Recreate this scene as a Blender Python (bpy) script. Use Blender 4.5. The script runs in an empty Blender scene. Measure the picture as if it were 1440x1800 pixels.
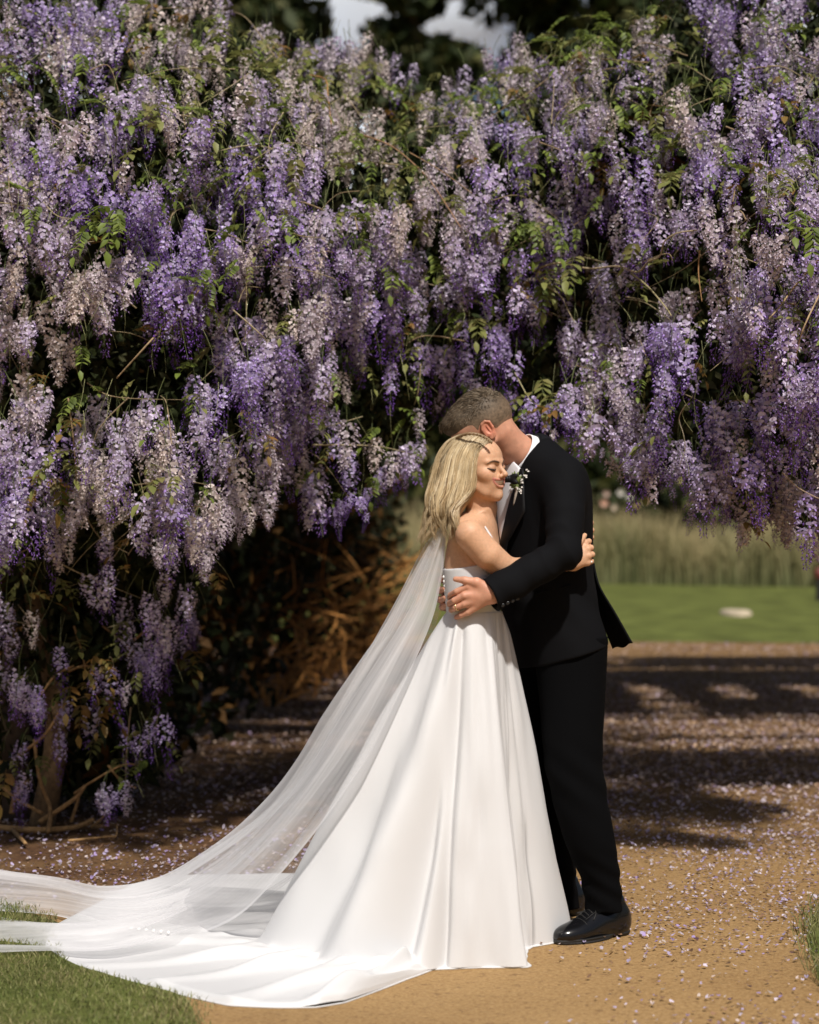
import bpy, math, random
import numpy as np
import openvdb as vdb
from mathutils import Vector, Matrix

SC = bpy.context.scene
COL = SC.collection
R = math.radians
PI = math.pi

# ------------------------------------------------------------------ camera, light, exposure
EYE = 1.374                      # lens height over the path
FPX = 3500.0                     # focal length in pixels of the 1440 x 1800 frame
cam_d = bpy.data.cameras.new('camera')
cam = bpy.data.objects.new('camera', cam_d)
COL.objects.link(cam)
cam.location = (0, 0, EYE)
cam.rotation_euler = (R(90), 0, 0)
cam_d.sensor_fit = 'VERTICAL'
cam_d.sensor_height = 36.0
cam_d.sensor_width = 28.8
cam_d.lens = 36.0 * FPX / 1800.0
cam_d.clip_start = 0.1
cam_d.clip_end = 500
cam_d.dof.use_dof = True
cam_d.dof.focus_distance = 6.7
cam_d.dof.aperture_fstop = 2.2
SC.camera = cam

SUN_EL, SUN_AZ = 53.5, 14.0      # height of the sun; degrees it stands to the right of straight behind the lens
world = bpy.data.worlds.new('World')
SC.world = world
world.use_nodes = True
wn = world.node_tree.nodes
wl = world.node_tree.links
sky = wn.new('ShaderNodeTexSky')
sky.sky_type = 'NISHITA'
sky.sun_disc = False
sky.sun_elevation = R(SUN_EL)
sky.sun_rotation = R(180 - SUN_AZ)
sky.air_density = 1.0
sky.dust_density = 3.0
wn['Background'].inputs['Strength'].default_value = 0.052
wl.new(sky.outputs[0], wn['Background'].inputs['Color'])
sun_d = bpy.data.lights.new('sun', 'SUN')
sun_d.energy = 4.7
sun_d.angle = R(2.2)
sun_d.color = (1.0, 0.955, 0.89)
sun = bpy.data.objects.new('sun', sun_d)
COL.objects.link(sun)
TRAVEL = Vector((-math.sin(R(SUN_AZ)) * math.cos(R(SUN_EL)), math.cos(R(SUN_AZ)) * math.cos(R(SUN_EL)), -math.sin(R(SUN_EL))))
sun.rotation_euler = TRAVEL.to_track_quat('-Z', 'Y').to_euler()
sun.location = (2, -6, 9)

SC.view_settings.view_transform = 'Standard'
SC.view_settings.look = 'None'
SC.view_settings.gamma = 1.0
SC.view_settings.use_curve_mapping = False
SC.view_settings.exposure = 0.0
SC.render.engine = 'CYCLES'
SC.cycles.use_denoising = True
SC.cycles.max_bounces = 7
SC.cycles.diffuse_bounces = 3
SC.cycles.transparent_max_bounces = 24
SC.cycles.caustics_reflective = False
SC.cycles.caustics_refractive = False

# ------------------------------------------------------------------ helpers
def W(px, py, Y):
    """point of the place seen at pixel px, py of the photograph at depth Y"""
    return np.array(((px - 720) / FPX * Y, Y, EYE - (py - 900) / FPX * Y))

def G(px, py, z=0.0):
    Y = (EYE - z) * FPX / (py - 900.0)
    return np.array(((px - 720) / FPX * Y, Y, z))

def lerp(a, b, t):
    return a + (b - a) * t

def cat(pts, n):
    """smooth curve through rows of pts, n samples"""
    P = np.asarray(pts, float)
    if P.ndim == 1:
        P = P[:, None]
    m = len(P)
    t = np.linspace(0, m - 1, n)
    i = np.clip(t.astype(int), 0, m - 2)
    u = (t - i)[:, None]
    P0 = P[np.clip(i - 1, 0, m - 1)]; P1 = P[i]; P2 = P[i + 1]; P3 = P[np.clip(i + 2, 0, m - 1)]
    return 0.5 * (2 * P1 + (P2 - P0) * u + (2 * P0 - 5 * P1 + 4 * P2 - P3) * u * u + (3 * P1 - P0 - 3 * P2 + P3) * u ** 3)

def tag(o, label=None, cat_=None, group=None, kind=None):
    if label: o['label'] = label
    if cat_: o['category'] = cat_
    if group: o['group'] = group
    if kind: o['kind'] = kind
    return o

def empty(name, loc=(0, 0, 0)):
    o = bpy.data.objects.new(name, None)
    COL.objects.link(o)
    o.location = loc
    o.empty_display_size = 0.1
    return o

def link(name, me, parent=None):
    o = bpy.data.objects.new(name, me)
    COL.objects.link(o)
    if parent is not None:
        o.parent = parent
        o.matrix_parent_inverse = Matrix.Translation(-Vector(parent.location)) if parent.parent is None else Matrix.Identity(4)
    return o

def mesh(name, V, F, m, cols=None, smooth=True):
    """V n x 3, F list of index arrays (each k x n-gon) or one array"""
    V = np.asarray(V, np.float32)
    if not isinstance(F, list):
        F = [F]
    F = [np.asarray(f, np.int32) for f in F if len(f)]
    me = bpy.data.meshes.new(name)
    me.vertices.add(len(V))
    me.vertices.foreach_set('co', V.ravel())
    nl = sum(f.size for f in F); npol = sum(len(f) for f in F)
    me.loops.add(nl); me.polygons.add(npol)
    me.loops.foreach_set('vertex_index', np.concatenate([f.ravel() for f in F]))
    tot = np.concatenate([np.full(len(f), f.shape[1], np.int32) for f in F])
    start = np.concatenate([[0], np.cumsum(tot)[:-1]]).astype(np.int32)
    me.polygons.foreach_set('loop_start', start)
    me.polygons.foreach_set('loop_total', tot)
    me.update(calc_edges=True)
    if smooth:
        me.polygons.foreach_set('use_smooth', np.ones(npol, bool))
    if cols is not None:
        c = np.asarray(cols, np.float32)
        if c.shape[1] == 3:
            c = np.hstack([c, np.ones((len(c), 1), np.float32)])
        a = me.color_attributes.new('Col', 'FLOAT_COLOR', 'POINT')
        a.data.foreach_set('color', c.ravel())
    if m is not None:
        me.materials.append(m)
    return me

def grid_faces(nu, nv, wrap=False):
    """quads of a nu x nv vertex grid (index = i*nv + j); wrap joins the last column j to the first"""
    i = np.arange(nu - 1)[:, None]
    j = np.arange(nv if wrap else nv - 1)[None, :]
    j2 = (j + 1) % nv
    a = i * nv + j; b = i * nv + j2; c = (i + 1) * nv + j2; d = (i + 1) * nv + j
    return np.stack([a, b, c, d], -1).reshape(-1, 4)

class Acc:
    """collects geometry into one mesh"""
    def __init__(s):
        s.V = []; s.T = []; s.Q = []; s.C = []; s.n = 0
    def add(s, V, F, col=None):
        V = np.asarray(V, np.float32); F = np.asarray(F, np.int32)
        (s.T if F.shape[1] == 3 else s.Q).append(F + s.n)
        s.V.append(V)
        if col is None: col = (1, 1, 1)
        c = np.asarray(col, np.float32)
        if c.ndim == 1: c = np.tile(c, (len(V), 1))
        s.C.append(c)
        s.n += len(V)
        return s
    def tube(s, pts, rad, sides=6, col=None, cap=True):
        P = np.asarray(pts, float); n = len(P)
        r = np.broadcast_to(np.asarray(rad, float), (n,))
        T = np.gradient(P, axis=0)
        T /= np.linalg.norm(T, axis=1)[:, None] + 1e-9
        up = np.array((0.31, 0.17, 0.93)) if abs(T[0][2]) < 0.9 else np.array((0.95, 0.2, 0.1))
        N = np.empty_like(P)
        v = up - T[0] * (up @ T[0])
        for k in range(n):
            v = v - T[k] * (v @ T[k])
            v = v / (np.linalg.norm(v) + 1e-9)
            N[k] = v
        B = np.cross(T, N)
        a = np.arange(sides) * 2 * PI / sides
        V = P[:, None, :] + r[:, None, None] * (np.cos(a)[None, :, None] * N[:, None, :] + np.sin(a)[None, :, None] * B[:, None, :])
        V = V.reshape(-1, 3)
        if col is not None:
            c = np.asarray(col, np.float32)
            if c.ndim == 2: col = np.repeat(c, sides, 0)
        s.add(V, grid_faces(n, sides, True), col)
        if cap and sides <= 8:
            s.Q.append(np.empty((0, 4), np.int32))
            base = s.n - len(V)
            for o, rev in ((0, True), ((n - 1) * sides, False)):
                idx = [base + o + q for q in range(sides)]
                if rev: idx = idx[::-1]
                s.T.append(np.array([[idx[0], idx[q], idx[q + 1]] for q in range(1, sides - 1)], np.int32).reshape(-1, 3))
        return s
    def box(s, c, size, rot=None, col=None):
        c = np.asarray(c, float); h = np.asarray(size, float) / 2
        V = np.array([(x, y, z) for x in (-1, 1) for y in (-1, 1) for z in (-1, 1)], float) * h
        if rot is not None: V = V @ np.asarray(rot, float).T
        F = [(0, 1, 3, 2), (4, 6, 7, 5), (0, 4, 5, 1), (2, 3, 7, 6), (0, 2, 6, 4), (1, 5, 7, 3)]
        return s.add(V + c, F, col)
    def mesh(s, name, m, smooth=True):
        F = []
        if s.Q: F.append(np.concatenate(s.Q))
        if s.T: F.append(np.concatenate(s.T))
        return mesh(name, np.concatenate(s.V), F, m, np.concatenate(s.C), smooth)
    def obj(s, name, m, parent=None, smooth=True):
        return link(name, s.mesh(name, m, smooth), parent)

def rng(seed):
    return np.random.default_rng(seed)

def vnoise(P, seed=0):
    """smooth value noise on points P (n x d), about -1..1"""
    P = np.asarray(P, float)
    d = P.shape[1]
    i = np.floor(P).astype(np.int64); f = P - i
    f = f * f * (3 - 2 * f)
    out = np.zeros(len(P))
    for c in range(2 ** d):
        w = np.ones(len(P)); h = np.full(len(P), seed * 7919 + 13, np.int64)
        for k in range(d):
            b = (c >> k) & 1
            w *= f[:, k] if b else 1 - f[:, k]
            h = (h * 31 + (i[:, k] + b) * (73856093, 19349663, 83492791)[k]) & 0x7fffffff
        h = ((h ^ (h >> 13)) * 1274126177) & 0x7fffffff
        h = ((h ^ (h >> 16)) * 668265263) & 0x7fffffff
        out += w * ((h % 20011) / 10005.0 - 1)
    return out

# ------------------------------------------------------------------ materials
def mat(name, base=(0.5, 0.5, 0.5), rough=0.6, vcol=False, noise=0.0, nscale=20.0, bump=0.0, bscale=60.0, sss=0.0, sssr=(0.01, 0.004, 0.002),
        transl=0.0, spec=0.5, sheen=0.0, metal=0.0, objvar=0.0, coat=0.0, detail=4.0, stretch=None):
    m = bpy.data.materials.new(name)
    m.use_nodes = True
    nt = m.node_tree; N = nt.nodes; L = nt.links
    p = N['Principled BSDF']
    p.inputs['Roughness'].default_value = rough
    p.inputs['Specular IOR Level'].default_value = spec
    p.inputs['Metallic'].default_value = metal
    if coat:
        p.inputs['Coat Weight'].default_value = coat
        p.inputs['Coat Roughness'].default_value = 0.2
    if sheen:
        p.inputs['Sheen Weight'].default_value = sheen
        p.inputs['Sheen Roughness'].default_value = 0.4
    if sss:
        p.inputs['Subsurface Weight'].default_value = sss
        p.inputs['Subsurface Radius'].default_value = sssr
        p.inputs['Subsurface Scale'].default_value = 1.0
    tc = N.new('ShaderNodeTexCoord')
    vec = tc.outputs['Object']
    if stretch:
        mp = N.new('ShaderNodeMapping'); mp.inputs['Scale'].default_value = stretch
        L.new(vec, mp.inputs[0]); vec = mp.outputs[0]
    if vcol:
        a = N.new('ShaderNodeAttribute'); a.attribute_name = 'Col'
        c = a.outputs['Color']
    else:
        rgb = N.new('ShaderNodeRGB'); rgb.outputs[0].default_value = (*base, 1)
        c = rgb.outputs[0]
    if noise:
        nz = N.new('ShaderNodeTexNoise'); nz.inputs['Scale'].default_value = nscale; nz.inputs['Detail'].default_value = detail
        L.new(vec, nz.inputs['Vector'])
        mr = N.new('ShaderNodeMapRange')
        mr.inputs['From Min'].default_value = 0.3; mr.inputs['From Max'].default_value = 0.7
        mr.inputs['To Min'].default_value = 1 - noise; mr.inputs['To Max'].default_value = 1 + noise
        L.new(nz.outputs[0], mr.inputs[0])
        hsv = N.new('ShaderNodeHueSaturation')
        L.new(mr.outputs[0], hsv.inputs['Value']); L.new(c, hsv.inputs['Color'])
        c = hsv.outputs[0]
    if objvar:
        oi = N.new('ShaderNodeObjectInfo')
        mr = N.new('ShaderNodeMapRange')
        mr.inputs['To Min'].default_value = 1 - objvar; mr.inputs['To Max'].default_value = 1 + objvar
        L.new(oi.outputs['Random'], mr.inputs[0])
        hsv = N.new('ShaderNodeHueSaturation')
        L.new(mr.outputs[0], hsv.inputs['Value']); L.new(c, hsv.inputs['Color'])
        c = hsv.outputs[0]
    L.new(c, p.inputs['Base Color'])
    if bump:
        bz = N.new('ShaderNodeTexNoise'); bz.inputs['Scale'].default_value = bscale; bz.inputs['Detail'].default_value = 5
        L.new(vec, bz.inputs['Vector'])
        b = N.new('ShaderNodeBump'); b.inputs['Strength'].default_value = 1.0; b.inputs['Distance'].default_value = bump
        L.new(bz.outputs[0], b.inputs['Height']); L.new(b.outputs[0], p.inputs['Normal'])
    if transl:
        t = N.new('ShaderNodeBsdfTranslucent'); L.new(c, t.inputs['Color'])
        mx = N.new('ShaderNodeMixShader'); mx.inputs[0].default_value = transl
        L.new(p.outputs[0], mx.inputs[1]); L.new(t.outputs[0], mx.inputs[2])
        L.new(mx.outputs[0], N['Material Output'].inputs['Surface'])
    return m

# ------------------------------------------------------------------ solid modelling with distance fields
class Solid:
    def __init__(s):
        s.ops = []
    def put(s, fn, c, rad, k=0.0, sub=False):
        s.ops.append((fn, np.asarray(c, float), float(rad), float(k), sub)); return s
    def cone(s, a, b, ra, rb=None, k=0.01, sub=False):
        a = np.asarray(a, float); b = np.asarray(b, float); rb = ra if rb is None else rb
        ba = b - a; L2 = ba @ ba + 1e-12
        def fn(P):
            pa = P - a
            h = np.clip(pa @ ba / L2, 0, 1)
            return np.linalg.norm(pa - h[:, None] * ba, axis=1) - (ra + (rb - ra) * h)
        return s.put(fn, (a + b) / 2, math.sqrt(L2) / 2 + max(ra, rb), k, sub)
    def chain(s, pts, rads, k=0.01):
        for i in range(len(pts) - 1):
            s.cone(pts[i], pts[i + 1], rads[i], rads[i + 1], k if i == 0 else min(k, 0.006))
        return s
    def ball(s, c, r, k=0.01, sub=False):
        c = np.asarray(c, float)
        return s.put(lambda P: np.linalg.norm(P - c, axis=1) - r, c, r, k, sub)
    def ell(s, c, rad, M=None, k=0.01, sub=False):
        """ellipsoid; rows of M are its axes"""
        c = np.asarray(c, float); rad = np.asarray(rad, float)
        Mt = np.eye(3) if M is None else np.asarray(M, float)
        def fn(P):
            q = (P - c) @ Mt.T
            k0 = np.linalg.norm(q / rad, axis=1); k1 = np.linalg.norm(q / rad ** 2, axis=1) + 1e-9
            return k0 * (k0 - 1) / k1
        return s.put(fn, c, rad.max(), k, sub)
    def loft(s, rows, fwd, k=0.01, axis=None, sub=False, extra=None):
        """rows: (cx, cy, z, half depth along fwd, half width); cross-sections stacked in z"""
        D = cat(sorted(rows, key=lambda r: r[2]), 80)
        D = D[np.argsort(D[:, 2])]
        f = np.array((fwd[0], fwd[1])); f = f / np.linalg.norm(f); l = np.array((-f[1], f[0]))
        z0, z1 = D[0, 2], D[-1, 2]
        def fn(P):
            z = np.clip(P[:, 2], z0, z1)
            cx = np.interp(z, D[:, 2], D[:, 0]); cy = np.interp(z, D[:, 2], D[:, 1])
            a = np.interp(z, D[:, 2], D[:, 3]); b = np.interp(z, D[:, 2], D[:, 4])
            dx = P[:, 0] - cx; dy = P[:, 1] - cy
            u = dx * f[0] + dy * f[1]; v = dx * l[0] + dy * l[1]
            k0 = np.sqrt((u / a) ** 2 + (v / b) ** 2); k1 = np.sqrt((u / a ** 2) ** 2 + (v / b ** 2) ** 2) + 1e-9
            d = np.maximum(k0 * (k0 - 1) / k1, -np.minimum(a, b))
            d = np.maximum(d, np.maximum(P[:, 2] - z1, z0 - P[:, 2]))
            if extra is not None: d = d + extra(P)
            return d
        c = np.array((D[:, 0].mean(), D[:, 1].mean(), (z0 + z1) / 2))
        rad = math.sqrt(((z1 - z0) / 2) ** 2 + (D[:, 3:5].max() + 0.5 * np.ptp(D[:, 0]) + 0.5 * np.ptp(D[:, 1])) ** 2)
        return s.put(fn, c, rad, k, sub)
    def plane(s, p, n, k=0.0):
        """cut away everything on the side n points to"""
        p = np.asarray(p, float); n = np.asarray(n, float); n = n / np.linalg.norm(n)
        return s.put(lambda P: -((P - p) @ n), p, 1e3, k, True)
    def field(s, P, ops=None):
        d = np.full(len(P), 9.0)
        for fn, c, rad, k, sub in (s.ops if ops is None else ops):
            e = fn(P)
            if not sub:
                if k > 0:
                    h = np.maximum(k - np.abs(d - e), 0) / k
                    d = np.minimum(d, e) - h * h * k * 0.25
                else:
                    d = np.minimum(d, e)
            else:
                e = -e
                if k > 0:
                    h = np.maximum(k - np.abs(d - e), 0) / k
                    d = np.maximum(d, e) + h * h * k * 0.25
                else:
                    d = np.maximum(d, e)
        return d
    def build(s, vox, extra=None, lo=None, hi=None):
        adds = [o for o in s.ops if not o[4]]
        if lo is None: lo = np.min([o[1] - o[2] for o in adds], axis=0) - 0.02
        if hi is None: hi = np.max([o[1] + o[2] for o in adds], axis=0) + 0.02
        lo = np.asarray(lo, float); hi = np.asarray(hi, float)
        B = 24
        n = np.ceil((hi - lo) / (vox * B)).astype(int)
        bg = 4 * vox
        g = vdb.FloatGrid(bg)
        ar = np.arange(B)
        base = np.stack(np.meshgrid(ar, ar, ar, indexing='ij'), -1).reshape(-1, 3) * vox
        half = B * vox * 0.5
        diag = half * 1.7321
        for bi in range(n[0]):
            for bj in range(n[1]):
                for bk in range(n[2]):
                    o = lo + np.array((bi, bj, bk)) * (B * vox)
                    c = o + half
                    ops = [q for q in s.ops if np.linalg.norm(q[1] - c) - q[2] < diag + q[3] + bg]
                    if not any(not q[4] for q in ops): continue
                    dc = s.field(c[None], ops)[0]
                    if dc > diag * 1.6 + 0.05: continue
                    P = base + o
                    d = s.field(P, ops)
                    if extra is not None and np.abs(d).min() < 0.02: d = d + extra(P)
                    if d.min() > bg: continue
                    d = np.clip(d, -bg, bg).reshape(B, B, B)
                    g.copyFromArray(np.ascontiguousarray(d, np.float32), ijk=(int(bi * B), int(bj * B), int(bk * B)))
        pts, quads = g.convertToQuads(0.0)
        return np.asarray(pts, float) * vox + lo, np.asarray(quads)[:, ::-1].astype(np.int32)

def solid_obj(name, S, vox, m, parent, colfn=None, extra=None, lo=None, hi=None):
    V, Q = S.build(vox, extra, lo, hi)
    cols = colfn(V) if colfn is not None else None
    return link(name, mesh(name, V, Q, m, cols), parent)
# ================================================================== the ground
def ground_material():
    """tan decomposed-granite path with dark litter that also paints in shade under the vines"""
    m = bpy.data.materials.new('path_grit'); m.use_nodes = True
    nt = m.node_tree; N = nt.nodes; L = nt.links; p = N['Principled BSDF']
    tc = N.new('ShaderNodeTexCoord')
    def noise(sc, det=6, rough=.6):
        n = N.new('ShaderNodeTexNoise'); n.inputs['Scale'].default_value = sc; n.inputs['Detail'].default_value = det; n.inputs['Roughness'].default_value = rough
        L.new(tc.outputs['Object'], n.inputs['Vector']); return n.outputs[0]
    def ramp(src, a, b, ca, cb):
        r = N.new('ShaderNodeValToRGB'); r.color_ramp.elements[0].position = a; r.color_ramp.elements[1].position = b
        r.color_ramp.elements[0].color = (*ca, 1); r.color_ramp.elements[1].color = (*cb, 1)
        L.new(src, r.inputs[0]); return r.outputs[0]
    def mix(f, a, b):
        x = N.new('ShaderNodeMix'); x.data_type = 'RGBA'
        L.new(f, x.inputs[0]); L.new(a, x.inputs[6]); L.new(b, x.inputs[7]); return x.outputs[2]
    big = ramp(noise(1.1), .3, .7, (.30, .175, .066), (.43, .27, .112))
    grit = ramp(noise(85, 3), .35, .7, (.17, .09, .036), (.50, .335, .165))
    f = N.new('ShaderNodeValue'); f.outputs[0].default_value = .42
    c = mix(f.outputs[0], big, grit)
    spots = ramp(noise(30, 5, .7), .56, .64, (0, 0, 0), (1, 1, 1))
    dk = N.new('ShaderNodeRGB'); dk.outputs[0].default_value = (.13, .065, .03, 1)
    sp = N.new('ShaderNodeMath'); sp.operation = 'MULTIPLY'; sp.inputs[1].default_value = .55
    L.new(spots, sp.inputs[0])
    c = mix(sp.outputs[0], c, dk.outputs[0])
    # leaf litter colour, darkened to paint in shade by the vines
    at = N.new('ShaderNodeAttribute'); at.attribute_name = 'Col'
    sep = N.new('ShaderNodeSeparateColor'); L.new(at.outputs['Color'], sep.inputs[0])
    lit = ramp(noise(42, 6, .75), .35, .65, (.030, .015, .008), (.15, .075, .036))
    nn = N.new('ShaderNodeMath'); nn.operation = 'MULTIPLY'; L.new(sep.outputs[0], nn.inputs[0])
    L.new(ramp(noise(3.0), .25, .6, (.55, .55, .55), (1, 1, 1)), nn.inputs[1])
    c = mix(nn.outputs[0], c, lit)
    L.new(c, p.inputs['Base Color']); p.inputs['Roughness'].default_value = .92; p.inputs['Specular IOR Level'].default_value = .2
    b = N.new('ShaderNodeBump'); b.inputs['Distance'].default_value = .012; b.inputs['Strength'].default_value = .8
    ad = N.new('ShaderNodeMath'); ad.operation = 'ADD'; L.new(noise(38, 6, .7), ad.inputs[0]); L.new(noise(7), ad.inputs[1])
    L.new(ad.outputs[0], b.inputs['Height']); L.new(b.outputs[0], p.inputs['Normal'])
    return m

M_path = ground_material()
M_lawn = mat('lawn_turf', (.112, .128, .032), rough=.9, noise=.35, nscale=2.2, bump=.03, bscale=35, spec=.15)
M_earth = mat('bare_earth', (.10, .075, .045), rough=.95, noise=.3, nscale=3, bump=.02, bscale=20, spec=.1)
M_blade = mat('grass_blade', vcol=True, rough=.6, transl=.25, spec=.25)
M_petal = mat('fallen_petal', vcol=True, rough=.7, transl=.15)
M_bark = mat('vine_bark', vcol=True, rough=.85, noise=.35, nscale=55, bump=.004, bscale=90)
M_leaf = mat('vine_leaf', vcol=True, rough=.5, transl=.35, spec=.35)
M_shade = mat('inner_leaf', vcol=True, rough=.7, transl=.06, spec=.15)
M_flower = mat('wisteria_petal', vcol=True, rough=.6, transl=.22, spec=.25, objvar=.16)
M_timber = mat('weathered_timber', (.10, .075, .055), rough=.85, noise=.35, nscale=14, bump=.003, bscale=60, stretch=(1, 1, 1))
M_treeleaf = mat('tree_leaf', vcol=True, rough=.6, transl=.25, spec=.3)
M_trunk = mat('tree_bark', (.085, .06, .042), rough=.9, noise=.35, nscale=9, bump=.02, bscale=25)

LAWN_Y = 20.9
def build_ground():
    # one sheet to the horizon
    xs = np.concatenate([np.linspace(-160, -7, 18), np.linspace(-6, 9, 70), np.linspace(10, 160, 18)])
    ys = np.concatenate([np.linspace(-40, 4, 14), np.linspace(4.2, 24, 90), np.linspace(25, 260, 26)])
    X, Y = np.meshgrid(xs, ys, indexing='ij')
    Z = .006 * vnoise(np.stack([X.ravel() * 1.3, Y.ravel() * 1.3], -1), 2).reshape(X.shape) * ((X > -6) & (X < 9) & (Y > 7.2) & (Y < 24))
    # litter weight, doubling as painted shade: heavy left and back, thin in front
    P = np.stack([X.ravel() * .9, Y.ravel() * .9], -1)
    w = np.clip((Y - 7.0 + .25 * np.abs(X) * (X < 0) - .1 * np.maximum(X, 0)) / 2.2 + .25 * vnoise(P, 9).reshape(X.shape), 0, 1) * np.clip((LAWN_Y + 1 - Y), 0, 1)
    w = np.maximum(w, np.clip((-X - .05) * 2.5, 0, 1) * np.clip((Y - 6.9) / .5, 0, 1) * (Y < LAWN_Y))  # left ground darkened further in place of cast shade
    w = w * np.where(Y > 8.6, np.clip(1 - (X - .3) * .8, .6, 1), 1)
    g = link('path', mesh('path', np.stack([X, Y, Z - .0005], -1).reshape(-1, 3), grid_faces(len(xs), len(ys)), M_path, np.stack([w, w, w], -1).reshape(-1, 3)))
    tag(g, 'tan gravel path strewn with petals', kind='structure')
    # lawn beyond the arch
    xs = np.linspace(-60, 60, 60); v = np.linspace(0, 1, 30)
    V = []
    for x in xs:
        y0 = LAWN_Y + .25 * math.sin(x * .9) + .012 * x * x * 0
        for t in v:
            y = lerp(y0, 60, t ** 1.5)
            V.append((x, y, .006 + .10 * math.sin(min(1, (y - y0) / 9) * PI / 2)))
    l = link('lawn', mesh('lawn', np.array(V), grid_faces(60, 30), M_lawn)); tag(l, 'mown green lawn beyond the arch', kind='structure')
    # turf by the path at the near left and at the right edge
    def turf(name, outline, label):
        c = np.mean(outline, axis=0); n = len(outline)
        V = []; rr = rng(len(outline) + 5)
        rings = 6
        for k in range(rings + 1):
            for i, q in enumerate(outline):
                t = k / rings
                V.append((*(c[:2] + (np.array(q[:2]) - c[:2]) * t), .002 + .012 * min(1, (1 - t) * 4)))
        o = link(name, mesh(name, np.array(V), grid_faces(rings + 1, n, True), M_lawn)); tag(o, label, kind='structure')
    left = [G(-400, 2100)[:2], G(388, 2100)[:2], G(352, 1815)[:2], G(338, 1772)[:2], G(322, 1750)[:2], G(280, 1720)[:2], G(150, 1640)[:2], G(20, 1592)[:2], G(-160, 1575)[:2], G(-500, 1580)[:2], G(-700, 1700)[:2]]
    right = [G(1700, 1900)[:2], G(1452, 1760)[:2], G(1430, 1690)[:2], G(1418, 1650)[:2], G(1424, 1612)[:2], G(1450, 1590)[:2], G(1560, 1580)[:2], G(1700, 1600)[:2]]
    turf('lawn', left, 'short green turf beside the path at the near left corner')
    turf('lawn', right, 'rough green turf at the right edge of the path')
    def inside(P, poly):
        x, y = P[:, 0], P[:, 1]; c = np.zeros(len(P), bool); n = len(poly)
        for i in range(n):
            x1, y1 = poly[i]; x2, y2 = poly[(i + 1) % n]
            c ^= ((y1 > y) != (y2 > y)) & (x < (x2 - x1) * (y - y1) / (y2 - y1 + 1e-12) + x1)
        return c
    for poly, nb, lab, hh in ((left, 30000, 'short mown grass blades at the near left corner', .020), (right, 7000, 'rough grass tufts at the right edge of the path', .05)):
        r = rng(nb)
        lo = np.min(poly, axis=0); hi = np.max(poly, axis=0)
        lo = np.maximum(lo, (-2.0, 4.9)); hi = np.minimum(hi, (2.2, 8))
        P = lo + r.uniform(size=(nb * 3, 2)) * (hi - lo)
        # ragged edge: thin out near the border
        cloth = [G(85, 1632)[:2], G(118, 1703)[:2], G(300, 1750)[:2], G(400, 1776)[:2], G(720, 1776)[:2], G(700, 1480)[:2], G(160, 1590)[:2]]
        P = P[inside(P + r.normal(0, .03, P.shape), poly)]
        P = P[~inside(P, cloth)][:nb]
        n = len(P)
        a = r.uniform(0, 2 * PI, n); h = hh * r.uniform(.4, 1.3, n); w = r.uniform(.0011, .0022, n); ln = r.normal(0, .5, (n, 2)) * h[:, None]
        b = np.stack([P[:, 0], P[:, 1], np.full(n, .008)], -1); d = np.stack([np.cos(a), np.sin(a), 0 * a], -1) * w[:, None]
        md = b + np.stack([ln[:, 0] * .4, ln[:, 1] * .4, h * .6], -1); tp = b + np.stack([ln[:, 0], ln[:, 1], h], -1)
        V = np.stack([b - d, b + d, md + d * .8, md - d * .8, tp], 1).reshape(-1, 3)
        k = np.arange(n)[:, None] * 5
        dry = (vnoise(P * 5, 4) * .5 + .5 + r.normal(0, .25, n))[:, None]
        c = np.clip(np.array((.155, .185, .052)) * (1 - dry) + np.array((.30, .26, .12)) * dry, .01, 1) * r.uniform(.6, 1.3, (n, 1))
        o = link('grass', mesh('grass', V, [k + np.array([[0, 1, 2, 3]]), k + np.array([[3, 2, 4]])], M_blade, np.repeat(c, 5, 0)))
        tag(o, lab, kind='stuff')
    # fallen petals and crumbs
    r = rng(77)
    n = 74000
    Y = 5.3 + 15.4 * r.uniform(size=n) ** 1.75
    half = Y * .215 + .1
    X = r.uniform(-1, 1, n) * half
    dens = np.clip((Y - 5.9) / .9, .07, 1) * (.45 + .75 * np.clip(vnoise(np.stack([X * 1.4, Y * 1.0], -1), 6) * 1.2 + .6, 0, 1))
    clear = np.clip(np.minimum((X - .35) / .4, 1), 0, 1)
    left_ = np.clip((-X - .1) * 2, 0, 1) * (Y > 7.0)
    n2 = 15000; Y[:n2] = 7.4 + 9.6 * r.beta(1.7, 1.5, n2); X[:n2] = r.uniform(-.2, 1, n2) * Y[:n2] * .22; dens[:n2] = 1
    keep = r.uniform(size=n) < dens * np.maximum(np.maximum(clear, left_), (Y > 8) * 1.0)
    X, Y = X[keep], Y[keep]; n = len(X)
    a = r.uniform(0, 2 * PI, n); sz = r.uniform(.0035, .0095, n) * (1 + .6 * np.clip((Y - 7.6) / 2.2, 0, 1) + .4 * np.clip((Y - 9.5) / 2, 0, 1))
    e1 = np.stack([np.cos(a), np.sin(a), r.normal(0, .3, n)], -1) * sz[:, None]; e2 = np.stack([-np.sin(a), np.cos(a), r.normal(0, .35, n)], -1) * (sz * r.uniform(.5, .9, n))[:, None]
    up = np.array((0, 0, 1.0)) * (sz * r.uniform(.1, .7, n))[:, None]
    c = np.stack([X, Y, .0075 + sz * .25], -1)
    V = np.stack([c - e1 + up, c - e1 * .3 - e2 + up * .6, c + e1 * .6 - e2 * .8 + up * .4, c + e1 + up, c + e1 * .4 + e2 + up * .7, c - e1 * .5 + e2 * .8 + up * .3, c], 1).reshape(-1, 3)
    V[:, 2] = np.maximum(V[:, 2], .004)
    k = np.arange(n)[:, None] * 7
    pal = np.array([(.46, .39, .58), (.60, .53, .64), (.36, .27, .52), (.58, .48, .46), (.30, .17, .10), (.18, .10, .055), (.52, .43, .38)])
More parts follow.
